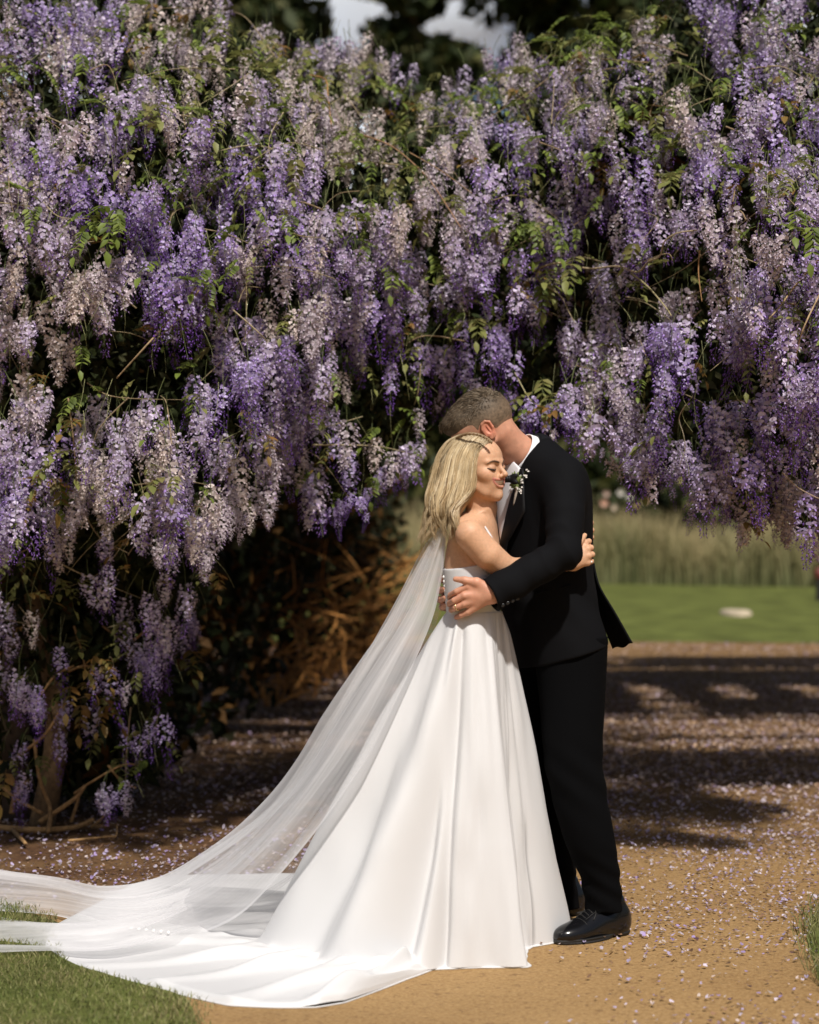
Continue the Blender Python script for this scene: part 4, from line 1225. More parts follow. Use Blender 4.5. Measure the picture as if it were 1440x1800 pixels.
    # brows, lashes, teeth
    for q in (-1, 1):
        pts = [H.surf(q * l, u) + .0006 * H.M[1] for l, u in ((.013, .0165), (.022, .0195), (.032, .0215), (.041, .0195), (.050, .0135))]
        Acc().tube(cat(pts, 14), np.array([.0024, .0030, .0031, .0030, .0028, .0028, .0026, .0024, .0022, .002, .0018, .0015, .0012, .0008]), 6).obj('eyebrow', M_brow, root)
        pts = [H.surf(q * l, u) + .0008 * H.M[1] for l, u in ((.019, -.0045), (.026, -.0075), (.033, -.0080), (.041, -.0055), (.049, -.0005))]
        Acc().tube(cat(pts, 14), np.array([.0014, .0019, .0023, .0026, .0028, .0029, .0030, .0030, .0030, .0030, .0028, .0025, .0020, .0010]), 6).obj('eyelash', M_lash, root)
    A = Acc()
    n = 25; t = np.linspace(-1, 1, n); th = t * .0315
    ff = np.interp(np.abs(th), mL, [f[2] for f in mF]) - .0022
    tu = np.interp(np.abs(th), mL, mU) - .0006; td = np.interp(np.abs(th), mL, mD)
    td = np.maximum(lerp(tu, td, .74), tu - .0150)
    top = np.array([H.p(a, b_, c) for a, b_, c in zip(th, ff, tu)])
    bot = np.array([H.p(a, b_ - .0006, c - .0005 * (i % 3 != 1)) for i, (a, b_, c) in enumerate(zip(th, ff, td))])
    bk = np.array([H.p(a, b_ - .005, (c + d_) / 2) for a, b_, c, d_ in zip(th, ff, tu, td)])
    A.add(np.concatenate([top, bot, bk]), grid_faces(3, n))
    A.obj('teeth', M_tooth, root)

    # ---------------------------------------------------------- gown
    gown = empty('gown', tuple(root.location)); gown.parent = root; gown.location = (0, 0, 0)
    def sub(o):
        o.parent = gown; o.matrix_parent_inverse = Matrix.Translation(-Vector(root.location)); return o
    # bodice: the body grown by the thickness of the satin, cut along the neckline
    B = Solid()
    RB = [(x, y, z, a + .006, b + .006) for x, y, z, a, b in RW]
    RB[-1] = (RB[-1][0], RB[-1][1], RB[-1][2] - .02, .080, .114)
    B.loft(RB, F2, 0)
    B.ell(W(862, 972, 6.19), (.045, .05, .05), None, .03); B.ell(W(872, 972, 6.30), (.045, .05, .05), None, .03)
    B.plane(W(832, 993, 6.2), (-.16, -.05, 1.0))
    B.plane(W(832, 1100, 6.2), (0, 0, -1))
    sub(solid_obj('bodice', B, .0035, M_satin, None))
    def onskin(px, py, off=.001):
        Y = np.linspace(6.0, 6.36, 240)
        P = np.stack([(px - 720) / FPX * Y, Y, EYE - (py - 900) / FPX * Y], -1)
        dd = S.field(P); k = np.argmax(dd < off)
        return P[k]
    back = [W(784, 925, 6.27), W(779, 960, 6.262), W(778, 1002, 6.25)]
    fr_ = [W(852, 925, 6.20), W(861, 940, 6.172), W(870, 957, 6.158), (W(880, 975, 6.150)), W(890, 996, 6.150)]
    for pts, rad in ((back, .0045), (fr_, np.linspace(.003, .0075, 18))):
        sub(Acc().tube(cat(pts, 18), rad, 8).obj('strap', M_satin, None))
    for i in range(7):
        t = i / 6
        q = W(lerp(780.5, 787, t), lerp(1014, 1062, t), 6.222)
        s_ = Solid(); s_.ball(q, .0052, 0)
        sub(solid_obj('button', s_, .0016, M_pearl, None))

    # skirt and train: one cloth from the gathered waist to the hem on the ground
    C = W(834, 1075, 6.27)
    hem = [(6, .175), (17, .27), (27, .35), (38, .376), (60, .60), (90, .92), (121, 1.39), (134, 1.63), (145, 1.53), (155, 1.44), (170.6, 1.41), (181, 1.36), (192, 1.264), (203, 1.155), (213, 1.06), (220, 1.035), (226, 1.02), (233, .95), (238.5, .885), (241.2, .80), (243.5, .47), (246, .325), (252, .295), (262, .272), (272, .262), (285, .270), (294, .285), (299, .297), (303, .290), (309, .22), (330, .17), (350, .155), (366, .175)]
    cone = [(6, .175), (17, .27), (27, .35), (38, .37), (60, .42), (90, .46), (121, .52), (150, .62), (170, .65), (185, .64), (200, .60), (213, .53), (226, .45), (235, .39), (241, .345), (246, .315), (252, .295), (262, .272), (272, .262), (285, .27), (294, .285), (299, .297), (303, .29), (309, .22), (330, .17), (350, .155), (366, .175)]
    NT, N1, N2 = 380, 84, 60
    th = np.concatenate([np.linspace(6, 175, 80, endpoint=False), np.linspace(175, 312, 240, endpoint=False), np.linspace(312, 366, 60, endpoint=False)])
    rh = np.interp(th, *zip(*hem)); rc = np.interp(th, *zip(*cone))
    kern = np.exp(-np.linspace(-2, 2, 9) ** 2); kern /= kern.sum()
    rc = np.convolve(np.concatenate([rc[-4:], rc, rc[:4]]), kern, 'valid')
    rh = np.maximum(rh, rc + .012)
    c_, s_ = np.cos(R(1) * th), np.sin(R(1) * th)
    f = F2 / np.linalg.norm(F2); l = np.array((-f[1], f[0]))
    du = c_ * f[0] + s_ * f[1]; dv = c_ * l[0] + s_ * l[1]
    rw = 1 / np.sqrt((du / .083) ** 2 + (dv / .114) ** 2)
    t = np.linspace(0, 1, N1)[:, None]
    rad1 = rw + (rc - rw) * t ** 0.90
    z1 = C[2] * (1 - t) + 0 * rc
    # long folds that run from the gathers to the hem: angle at the hem, drift upward, half width, depth
    folds = [(185, 8, 9, .034), (203, 16, 7.0, -.040), (218, 20, 8.0, .050), (233, 22, 4.6, -.046), (243, 10, 5.5, .034),
             (250, 3, 2.4, -.030), (266, 2, 15, .022), (291, -6, 9, .018), (305, -5, 3.2, -.034), (318, 0, 7, -.020), (345, 0, 8, -.018), (12, 0, 8, .02), (35, 0, 7, .02), (60, 0, 8, -.03), (90, 0, 9, .03), (125, 0, 9, -.03), (150, 0, 8, .03), (165, 0, 6, -.03), (175, 3, 4, -.02)]
    d1 = np.zeros_like(rad1)
    for a, dr, w, am in folds:
        aa = a + dr * (1 - t) ** 1.3
        ww = w * (1 + 1.4 * (1 - t))
        x = (th[None, :] - aa + 180) % 360 - 180
        d1 += am * np.exp(-np.abs(x / ww) ** 1.9) * np.clip(t * 1.5, 0, 1) ** 1.0
    # gathers at the waist
    g = np.zeros_like(rad1)
    for k in range(18):
        a = r.uniform(0, 360); w = r.uniform(3, 7); am = r.uniform(-1, 1) * .0075
        x = (th[None, :] - a + 180) % 360 - 180
        g += am * np.exp(-(x / w) ** 2)
    d1 += g * np.clip(t * 14, 0, 1) * np.exp(-t * 3.2) * 1.3
    P0 = np.stack([th[None, :] * .045 + 0 * t, t * 2.2 + 0 * th[None, :]], -1).reshape(-1, 2)
    d1 += ((vnoise(P0 * 1.3, 3) + .45 * vnoise(P0 * 3.1 + 5, 4)) * .011).reshape(d1.shape) * np.clip(t * 2, 0, 1)
    lift = np.zeros_like(rad1)
    X1 = C[0] + c_ * (rad1 + d1 * np.clip(1.25 - (rh < .3) * .3 * t, 0, 2)); Y1 = C[1] + s_ * (rad1 + d1)
    t2 = np.linspace(0, 1, N2 + 1)[1:, None]
    dend = d1[-1][None, :]
    rad2 = rc + dend * (1 - t2) + (rh - rc) * t2
    X2 = C[0] + c_ * rad2; Y2 = C[1] + s_ * rad2
    flat = np.clip((rh - rc) / .25, 0, 1)[None, :]
    # creases of the train, running from the back of the skirt to the hem
    w2 = np.zeros_like(rad2)
    for a, dr, w, am in [(176, 3, 2.4, .034), (184, -5, 2.2, .026), (191, 6, 1.8, .040), (198, -4, 2.4, .028), (206, 5, 2.0, .050), (214, -6, 2.6, .032), (222, 4, 2.0, .05), (230, -3, 2.2, .036), (237, 1, 1.6, .06), (168, 4, 3, .028), (156, 0, 4, .03), (140, 3, 4, .03), (120, 0, 5, .03)]:
        aa = a + dr * np.sin(t2 * 2.4)
        x = (th[None, :] - aa)
        w2 += am * np.exp(-np.abs(x / (w * (1.35 - .5 * t2))) ** 1.7) * np.exp(-t2 * 2.0)
    P2 = np.stack([X2 * 3.2, Y2 * 3.2], -1).reshape(-1, 2)
    nz = vnoise(P2, 5) + .5 * vnoise(P2 * 2.3 + 7, 6)
    w2 += (nz.reshape(w2.shape) + .4) * .013 * (1 - .35 * t2)
    z2 = .004 + .010 * flat + np.clip(w2, 0, 1) * flat + .010 * (1 - t2) * flat
    z2[-1] = .0015; z2[-2] = np.minimum(z2[-2], .012)
    # the hem lifts and rolls where the corner of the train turns up
    x = (th - 239.5) / 3.0
    z2 += .050 * np.exp(-x ** 2)[None, :] * np.exp(-((t2 - .72) / .22) ** 2)
    X = np.concatenate([X1, X2]); Y = np.concatenate([Y1, Y2]); Z = np.concatenate([z1, z2])
    for it in range(14):                                              # ease the bend where the cloth meets the ground
        for A_ in (X, Y, Z):
            lo, hi = N1 - 20, N1 + 12
            A_[lo:hi] = .5 * A_[lo:hi] + .25 * (A_[lo - 1:hi - 1] + A_[lo + 1:hi + 1])
    Z[:-2] = np.maximum(Z[:-2], .0035)
    nr = N1 + N2
    V = np.stack([X, Y, Z], -1).reshape(-1, 3)
    me = mesh('skirt', V, grid_faces(nr, NT, True)[:, ::-1], M_satin)
    sk = sub(link('skirt', me))
    # hem turned up as a narrow rolled edge
    e = np.stack([X[-1], Y[-1], np.full(NT, .002)], -1); e = np.concatenate([e, e[:1]])
    sub(Acc().tube(e, .0026, 5, cap=False).obj('hem', M_satin, None))
    # covered buttons lying down the train
    for i in range(6):
        q = G(lerp(231, 296, i / 5), lerp(1632, 1639, i / 5), .05)
        s2 = Solid(); s2.ball(q, .0058, 0)
        sub(solid_obj('button', s2, .0018, M_pearl, None))

    # ---------------------------------------------------------- veil
    M_t1 = tulle('veil_tulle', .50, .45)
    M_t2 = tulle('veil_tulle_thin', .20, .4)
    def sheet(name, left, right, seed, amp, n=150, m=110, waves=9, m_=None, dens=1.0, fade=(0, 0)):
        rr = rng(seed)
        Lp = cat(left, n); Rp = cat(right, n)
        v = np.linspace(0, 1, m)
        s = np.linspace(0, 1, n)
        P = Lp[:, None, :] * (1 - v)[None, :, None] + Rp[:, None, :] * v[None, :, None]
        T = np.gradient((Lp + Rp) / 2, axis=0); T /= np.linalg.norm(T, axis=1)[:, None]
        Wd = Rp - Lp; Wd /= np.linalg.norm(Wd, axis=1)[:, None] + 1e-9
        Nn = np.cross(T, Wd); Nn /= np.linalg.norm(Nn, axis=1)[:, None] + 1e-9
        h = np.zeros((n, m)); sh = np.zeros((n, m))
        for k in range(waves):
            fr = rr.uniform(.8, 1.2 + waves * .45); ph = rr.uniform(0, 6.3); dr = rr.uniform(-2, 2)
            h += np.sin(fr * v[None, :] * 2 * PI + ph + dr * s[:, None]) / fr
            sh += np.cos(fr * v[None, :] * 2 * PI + ph + 1 + dr * s[:, None]) / fr ** 1.3
        wd = np.linalg.norm(Rp - Lp, axis=1)[:, None]
        P = P + Nn[:, None, :] * (h * amp * np.minimum(wd, .5))[:, :, None] + Wd[:, None, :] * (sh * amp * .6 * np.minimum(wd, .5))[:, :, None]
        col = np.stack([np.broadcast_to(v[None, :], (n, m)) + seed * .37, np.broadcast_to(s[:, None], (n, m)), np.full((n, m), dens) * (1 + .5 * (v[None, :] < .012) + .5 * (v[None, :] > .988))], -1)
        if fade[0]: col[:, :, 2] *= np.clip(s / fade[0] + 0, 0, 1)[:, None]
        if fade[1]: col[:, :, 2] *= np.clip((1 - s) / fade[1], 0, 1)[:, None]
        P[:, :, 2] = np.maximum(P[:, :, 2], .012)
        return link(name, mesh(name, P.reshape(-1, 3), grid_faces(n, m), m_ or M_t1, col.reshape(-1, 3)))
    veil = empty('veil'); veil.parent = root
    def vsub(o):
        o.parent = veil; o.matrix_parent_inverse = Matrix.Translation(-Vector(root.location)); return o
    g_ = lambda px, py, z=.02: G(px, py, z)
    # main fall, from the back of the hair to the ground
    vsub(sheet('tulle', [W(782, 912, 6.22), W(742, 962, 6.28), W(692, 1052, 6.36), W(602, 1202, 6.52), W(533, 1332, 6.70), W(470, 1402, 6.85), W(380, 1466, 7.0), W(270, 1535, 7.15), g_(170, 1560), g_(90, 1540), g_(-60, 1512)],
               [W(786, 915, 6.20), W(768, 1010, 6.19), W(736, 1100, 6.16), W(642, 1260, 6.10), W(548, 1400, 6.10), W(458, 1510, 6.15), W(385, 1580, 6.25), g_(300, 1612, .06), g_(200, 1612, .05), g_(90, 1596, .03), g_(-60, 1592)], 1, .055, waves=8))
    # lighter second layer, hanging nearer her skirt
    vsub(sheet('tulle', [W(780, 918, 6.26), W(756, 1000, 6.34), W(720, 1100, 6.45), W(640, 1260, 6.6), W(560, 1400, 6.75), W(470, 1530, 6.95), g_(380, 1580)],
               [W(786, 925, 6.25), W(778, 1020, 6.30), W(766, 1090, 6.32), W(718, 1240, 6.42), W(640, 1400, 6.5), W(530, 1530, 6.6), g_(420, 1600, .05)], 2, .06, n=110, m=90, waves=8, m_=M_t2, fade=(0, .2)))
    # narrow gathered fold that reads as the white core of the fall
    vsub(sheet('tulle', [W(782, 914, 6.19), W(738, 990, 6.22), W(676, 1110, 6.27), W(590, 1260, 6.36), W(500, 1400, 6.46), W(410, 1500, 6.6), W(300, 1570, 6.7), g_(200, 1590, .05), g_(110, 1575, .04)],
               [W(786, 914, 6.18), W(760, 1000, 6.20), W(722, 1110, 6.22), W(640, 1270, 6.27), W(548, 1400, 6.34), W(455, 1500, 6.45), W(370, 1570, 6.52), g_(260, 1620, .06), g_(140, 1640, .04)], 3, .05, n=120, m=70, waves=6, fade=(0, .3)))
    # end of the veil spread over the train and the grass
    vsub(sheet('tulle', [g_(420, 1572, .06), g_(300, 1592, .06), g_(180, 1612, .05), g_(90, 1614, .04), g_(0, 1608, .02), g_(-70, 1604)],
               [g_(400, 1600, .06), g_(300, 1640, .07), g_(190, 1668, .05), g_(85, 1672, .03), g_(0, 1677, .02), g_(-70, 1682)], 4, .035, n=110, m=90, waves=7, fade=(.45, 0)))

    # ---------------------------------------------------------- hair
    hs = Solid()
    hs.ell(H.p(0, -.018, .031), (.0755, .093, .084), H.M, 0)
    hs.ell(H.p(0, -.038, -.03), (.078, .068, .072), H.M, .03)
    for px, py, Y, rx, rz in ((803, 852, 6.235, .070, .060), (786, 884, 6.24, .058, .050), (770, 908, 6.245, .030, .036), (797, 908, 6.205, .018, .036)):
        hs.ell(W(px, py, Y), (rx, .062 if px < 800 else .05, rz), None, .03)
    # keep the face and throat free
    hs.ell(H.p(-.012, .085, -.030), (.085, .062, .105), H.M, .012, True)
    hs.ell(H.p(0, .075, -.12), (.08, .075, .07), H.M, .012, True)
    def hcol(V):
        n = vnoise(V * np.array((60, 60, 14)), 4)[:, None] * .5 + .5
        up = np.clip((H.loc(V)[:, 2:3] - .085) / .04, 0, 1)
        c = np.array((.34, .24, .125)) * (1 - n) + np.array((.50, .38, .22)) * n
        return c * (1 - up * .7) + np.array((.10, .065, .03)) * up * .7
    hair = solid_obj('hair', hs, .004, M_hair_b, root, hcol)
    # locks
    def ysurf(px, py):
        """near side of the hair mass under pixel px, py at about her depth"""
        Y = np.linspace(6.0, 6.34, 120)
        P = np.stack([(px - 720) / FPX * Y, Y, EYE - (py - 900) / FPX * Y], -1)
        d = hs.field(P)
        i = np.argmax(d < .001)
        return Y[i] if d[i] < .001 else None
    A = Acc()
    front = cat([(861, 776), (849, 790), (843, 812), (841, 838), (837, 860), (824, 880), (808, 898), (804, 920), (804, 944), (794, 968)], 60)
    backl = cat([(812, 763), (786, 775), (771, 797), (763, 822), (756, 850), (748, 876), (748, 898), (750, 918), (742, 938), (733, 958)], 60)
    roots = cat([(864, 775), (852, 766), (838, 762), (824, 761), (811, 763)], 60)
    nlock = 17
    lph = r.uniform(0, 6.3, nlock); lam = r.uniform(.6, 1.5, nlock); lfr = r.uniform(10, 15, nlock); ltone = r.uniform(0, 1, nlock)
    lend = np.array([r.uniform(.88, 1.0) if (k / nlock < .30 or k / nlock > .55) else r.uniform(.76, .86) for k in range(nlock)])
    for i in range(1900):
        K = int(r.integers(nlock)); vc = (K + .5) / nlock
        spread = r.normal(0, .5) / nlock
        e = int(59 * lend[K] * r.uniform(.82, 1.0)); s0 = 0 if r.uniform() < .7 else int(r.uniform(3, 24))
        idx = np.unique(np.linspace(s0, e, 15).astype(int))
        ss = idx / 59.0
        v0 = np.clip(vc + spread * (1.25 - .55 * ss), 0.0, 1.0)[:, None]
        path = front[idx] * (1 - v0) + backl[idx] * v0
        if s0 == 0:
            bl = np.clip(1 - ss / .22, 0, 1)[:, None] ** 1.2
            path = path * (1 - bl) + (roots[int(v0[0, 0] * 59)] + (path - path[0]) * .6) * bl
        grow = np.clip(ss - .36, 0, 1) * 2.0
        ph = lph[K] + r.normal(0, .22)
        amp = 9.5 * lam[K]
        path[:, 0] += amp * grow * np.sin(ss * lfr[K] + ph) + r.normal(0, .8)
        path[:, 1] += amp * .45 * grow * np.cos(ss * lfr[K] + ph)
        pts = []; last = None
        for (x, y) in path:
            yy = ysurf(x, y)
            if yy is None: yy = (last if last is not None else 6.2) + .002
            last = yy; pts.append(yy)
        Ys = np.array(pts)
        Ys = np.convolve(np.concatenate([Ys[:1], Ys[:1], Ys, Ys[-1:], Ys[-1:]]), np.ones(5) / 5, 'valid')
        off = -.004 - .010 * r.uniform() * np.sin(np.linspace(0, PI, len(Ys))) - .013 * (np.cos(ss * lfr[K] + ph) * .5 + .5) * grow - .006 * np.cos(np.clip(spread * nlock, -1.5, 1.5))
        P = np.array([W(x, y, Y + o_) for (x, y), Y, o_ in zip(path, Ys, off)])
        P = cat(P, 24)
        rad = r.uniform(.0006, .0018) * np.sin(np.linspace(.5, PI - .04, 24)) ** .85
        tone = np.clip(ltone[K] * .75 + r.uniform(-.3, .45), 0, 1)
        base = np.array((.62, .485, .29)) * (1 - tone) + np.array((.36, .245, .125)) * tone
        q = r.uniform()
        if q < .10: base = np.array((.19, .12, .06))
        elif q < .26: base = np.array((.74, .62, .42))
        sv = np.linspace(ss[0], ss[-1], 24)
        rootdark = (np.clip(1 - sv / .13, 0, 1) if s0 == 0 else np.zeros(24))[:, None] * r.uniform(.3, 1)
        low = np.clip((sv - .55) / .4, 0, 1)[:, None] * .35
        col = base * (1 - low) + np.array((.33, .21, .105)) * low
        col = col * (1 - rootdark) + np.array((.085, .05, .025)) * rootdark
        A.tube(P, rad, 3, col, cap=False)
    # stray fine hairs
    for i in range(70):
        a = r.uniform(0, 1)
        q0 = np.array((lerp(770, 750, a), lerp(800, 900, a))); L_ = r.uniform(40, 90)
        p = cat([q0, q0 + (r.uniform(-14, -2), L_ * .5), q0 + (r.uniform(-16, 6), L_)], 10)
        A.tube([W(x, y, 6.2 + .03 * k / 9) for k, (x, y) in enumerate(p)], .0006, 3, (.5, .38, .2), cap=False)
    lk = A.obj('lock', M_hair_b, root); lk.name = 'hair_locks'; lk['kind'] = 'stuff'
    # plaited band over the crown
    A = Acc()
    band = cat([W(803, 770, 6.22), W(822, 763, 6.175), W(840, 764, 6.165), (W(856, 771, 6.16)), W(864, 778, 6.155)], 60)
    for k in range(3):
        ph = k * 2 * PI / 3
        w = np.stack([.0035 * np.sin(np.linspace(0, 24, 60) + ph), .002 * np.cos(np.linspace(0, 48, 60) + 2 * ph), .0035 * np.cos(np.linspace(0, 24, 60) + ph)], -1)
        A.tube(band + w * .8, .0024, 5, np.array((.26, .165, .085)))
    A.obj('plait', M_hair_b, root)
    # diamond ring on the near hand
    ring = Solid()
    ring.ball(kn[3] + np.array((.012, .000, .002)), .0036, 0)
    solid_obj('ring', ring, .0012, M_pearl, root)
    return root, H

# ------------------------------------------------------------------ the man
def groom():
    r = rng(23)
    root = empty('person', tuple(G(1045, 1640)))
    tag(root, 'tall man in a black suit and bow tie bowing his cropped head over the bride', 'person')
    S = Solid()
    H = Head(S, W(849, 757, 6.425), (-.80, -.02, -.58), (-.60, -.03, .80), 1.06, False)
    F2 = np.array((-.94, -.34))
    S.chain([H.p(0, -.035, -.03), W(893, 782, 6.455), W(930, 808, 6.485)], [.060, .060, .058], .012)
    rows = [(950, 822, .05, .10), (957, 850, .10, .17), (957, 900, .12, .185), (959, 1000, .125, .16), (964, 1060, .125, .16), (980, 1130, .11, .14)]
    RW = [(*W(px, py, 6.5), a, b) for px, py, a, b in rows]
    S.loft(RW, F2, .02)
    # legs
    for pts in (([(1003, 1180, 6.42), (1008, 1380, 6.40), (1062, 1580, 6.44)]), ([(968, 1180, 6.60), (963, 1380, 6.66), (992, 1590, 6.77)])):
        S.chain([W(*p) for p in pts], [.065, .042, .026], .03)
    shL = W(988, 842, 6.335); elL = W(992, 972, 6.185); wrL = W(866, 1044, 6.124)
    S.chain([shL, elL, wrL], [.05, .04, .031], .02)
    # near hand spread on her waist
    kn = [W(822, 1031, 6.120), W(816, 1047, 6.115), W(816, 1062, 6.120), W(823, 1076, 6.130)]
    mid = [W(803, 1040, 6.128), W(799, 1056, 6.126), W(801, 1068, 6.130), W(811, 1081, 6.138)]
    tip = [W(792, 1046, 6.160), W(791, 1060, 6.165), W(794, 1071, 6.165), W(803, 1085, 6.166)]
    end = [W(790, 1051, 6.192), W(790, 1063, 6.195), W(793, 1073, 6.195), W(802, 1087, 6.192)]
    rad = [.0100, .0103, .0099, .0090]
    for i in range(4):
        S.cone(wrL, kn[i], .0215, rad[i] + .0016, .012)
    for i in range(4):
        S.chain([kn[i], mid[i], tip[i], end[i]], [rad[i] + .0008, rad[i], rad[i] - .001, rad[i] - .002], .0018)
    S.chain([wrL + np.array((-.01, -.004, .012)), W(838, 1024, 6.114), W(817, 1020, 6.116), W(801, 1018, 6.126)], [.020, .0150, .0112, .0086], .012)
    # far hand, its fingers coming round her back
    shR = W(905, 845, 6.70); elR = W(862, 985, 6.66); wrR = W(806, 1046, 6.50)
    S.chain([shR, elR, wrR], [.05, .04, .03], .02)
    for i, (y, x0) in enumerate(((1017, 771), (1037, 769), (1053, 770), (1066, 774))):
        S.cone(wrR, W(x0 + 10, y + 2, 6.40), .022, .012, .014)
        S.chain([W(x0 + 10, y + 2, 6.40), W(x0 + 4, y + 1, 6.335), W(x0 + 7, y, 6.262), W(x0 + 14, y - 2, 6.228)], [.0118, .0112, .0105, .0092], .004)
    base = np.array((.56, .285, .185))
    def cols(V):
        n = vnoise(V * 45, 2)[:, None] * .5 + .5
        C = base * (1 - n * .25) + np.array((.60, .24, .15)) * n * .25
        q = H.loc(V)
        ear = np.exp(-(np.linalg.norm(q - np.array((.08, -.01, -.005)), axis=1) / .030) ** 4)[:, None]
        C = C * (1 - .55 * ear) + np.array((.60, .17, .10)) * .55 * ear
        # cropped hair shows as shadow on the scalp round the hairline
        near = np.linalg.norm(q, axis=1) < .16
        w = np.clip((q[:, 2] + .012 + .55 * np.clip(q[:, 1] - .02, 0, 1) * 1.2 - .9 * np.clip(-q[:, 1] - .0, 0, .05)) / .05, 0, 1) * np.clip((.055 - q[:, 1]) / .03, 0, 1) * near
        C = C * (1 - .55 * w[:, None]) + np.array((.13, .085, .05)) * .55 * w[:, None]
        return C
    # fine where skin shows (head and neck, both hands), coarser under the suit; one mesh
    boxes = [(W(770, 850, 6.45) - np.array((.03, .26, .02)), W(960, 660, 6.5) + np.array((.0, .24, .02))),
             (W(782, 1100, 6.12) - np.array((.02, .09, .0)), W(884, 1000, 6.12) + np.array((0, .115, 0))),
             (W(752, 1095, 6.3) - np.array((.0, .06, .0)), W(796, 1000, 6.3) + np.array((0, .16, 0)))]
    allV = []; allQ = []; nv = 0
    for lo, hi in boxes:
        V, Q = S.build(.0023, None, lo, hi); allV.append(V); allQ.append(Q + nv); nv += len(V)
    for lo, hi in boxes:
        c = (lo + hi) / 2; h = (hi - lo) / 2 - .008
        def bx(P, c=c, h=h):
            q = np.abs(P - c) - h
            return np.linalg.norm(np.maximum(q, 0), axis=1) + np.minimum(q.max(axis=1), 0)
        S.put(bx, c, np.linalg.norm(h) + .01, 0, True)
    V, Q = S.build(.006); allV.append(V); allQ.append(Q + nv)
    V = np.concatenate(allV)
    link('body', mesh('body', V, np.concatenate(allQ), M_skin_m, cols(V)), root)

    # ---------------------------------------------------------- hair: short back and sides, longer top combed over
    hs = Solid()
    hs.ell(H.p(0, -.017, .031), np.array((.0745, .0975, .0855)) * 1.06, H.M, 0)
    hs.ell(H.p(0, .040, .064), (.062, .054, .046), H.M, .03)
    hs.ell(H.p(-.01, .075, .072), (.045, .026, .026), H.M, .02)
    hs.ell(H.p(0, .118, -.024), (.10, .060, .080), H.M, .008, True)
    for q in (-1, 1):
        hs.ell(H.p(q * .08, -.006, -.030), (.03, .028, .055), H.M, .010, True)
        hs.ell(H.p(q * .07, .055, -.02), (.03, .04, .05), H.M, .010, True)
    hs.ell(H.p(0, -.02, -.088), (.12, .13, .050), H.M, .03, True)
    def hc(V):
        q = H.loc(V)
        n = vnoise(V * np.array((180, 180, 180)), 7)[:, None] * .5 + .5
        top = np.clip((q[:, 2:3] - .02) / .05, 0, 1)
        lo = np.array((.15, .105, .068)); hi = np.array((.075, .054, .034))
        c = (lo * (1 - top) + hi * top) * (.7 + .6 * n)
        sk = np.clip((-.004 - q[:, 2:3] + .45 * np.maximum(q[:, 1:2], 0)) / .036, 0, 1) * (.55 + .45 * n)
        return c * (1 - sk) + np.array((.44, .235, .15)) * sk
    hair = solid_obj('hair', hs, .003, M_hair_m, root, hc)
    A = Acc()
    d = r.normal(size=(9000, 3)); d /= np.linalg.norm(d, axis=1)[:, None]
    for v in d:
        l, f, u = v
        if u < -.35 or (f > .55 and u < .45): continue
        tt = np.linspace(.14, .05, 46)
        P = H.o + (np.outer(tt, v * np.array((1, 1.1, 1))) @ H.M) + .03 * H.M[2]
        dd = hs.field(P)
        k = np.argmax(dd < 0)
        if dd[k] >= 0: continue
        p = P[k]
        q = H.loc(p[None])[0]
        top = np.clip((q[2] - .045) / .04, 0, 1)
        if r.uniform() > .30 + .70 * top: continue
        Ln = lerp(.005, .024, top) * r.uniform(.6, 1.2)
        out = v @ H.M
        dirv = (H.M[1] * (.9 * top - .25 * (1 - top)) - H.M[0] * (.45 * top) - H.M[2] * (.85 * (1 - top))) + r.normal(0, .16, 3)
        dirv = dirv - out * (dirv @ out) + out * (.03 + .17 * top)
        dirv /= np.linalg.norm(dirv)
        c = np.array((.09, .064, .040)) * r.uniform(.45, 1.75)
        if r.uniform() < .16: c = np.array((.26, .21, .15))
        A.tube([p - out * .001, p + dirv * Ln * .5 + out * .001 * top, p + dirv * Ln - out * .003 * top], [.0009, .0008, .0003], 3, c, cap=False)
    lk = A.obj('hair_strands', M_hair_m, root); lk['kind'] = 'stuff'

    # ---------------------------------------------------------- jacket
    J = Solid()
    rows = [(938, 768, .050, .062), (941, 780, .066, .105), (945, 796, .088, .148), (951, 815, .110, .185), (957, 850, .132, .208), (957, 900, .141, .208), (958, 960, .144, .200), (960, 1010, .146, .195), (966, 1060, .150, .198), (981, 1120, .154, .205), (995, 1190, .150, .205), (998, 1215, .148, .205)]
    JR = [(*W(px, py, 6.5), a, b) for px, py, a, b in rows]
    J.loft(JR, F2, 0)
    J.chain([shL, lerp(shL, elL, .5) + np.array((.004, .0, 0)), elL], [.072, .064, .057], .05)
    cuff = W(862, 1046, 6.128)
    J.chain([elL, lerp(elL, cuff, .5), cuff + .35 * (cuff - elL) * .0], [.057, .055, .055], .015)
    J.chain([shR, elR, lerp(elR, wrR, .8)], [.074, .060, .052], .03)
    ax = (cuff - elL) / np.linalg.norm(cuff - elL)
    # open end of the near sleeve
    J.cone(cuff - ax * .035, cuff + ax * .12, .041, .043, .006, True)
    cp = W(861, 1046, 6.128)
    def trim(P):
        near = np.linalg.norm(P - cuff, axis=1) < .13
        d = (P - cp) @ ax
        return np.where(near & (P[:, 1] < 6.23), d, -1.0)
    base_field = J.field
    J.put(lambda P: -trim(P), cuff, .16, .006, True)
    # neck hole, open towards the throat
    nd = (W(893, 782, 6.455) - W(935, 812, 6.49)); nd /= np.linalg.norm(nd)
    c0 = W(917, 799, 6.475)
    J.cone(c0 - nd * .014, c0 + nd * .13, .087, .10, .008, True)
    J.cone(W(898, 826, 6.36), W(872, 820, 6.30), .030, .05, .006, True)
    # hem: higher at the back
    hn = np.cross(W(1075, 1141, 6.3) - W(910, 1186, 6.3), np.array((0, 1, 0))); hn = hn if hn[2] < 0 else -hn
    J.plane(W(910, 1186, 6.3), hn, .008)
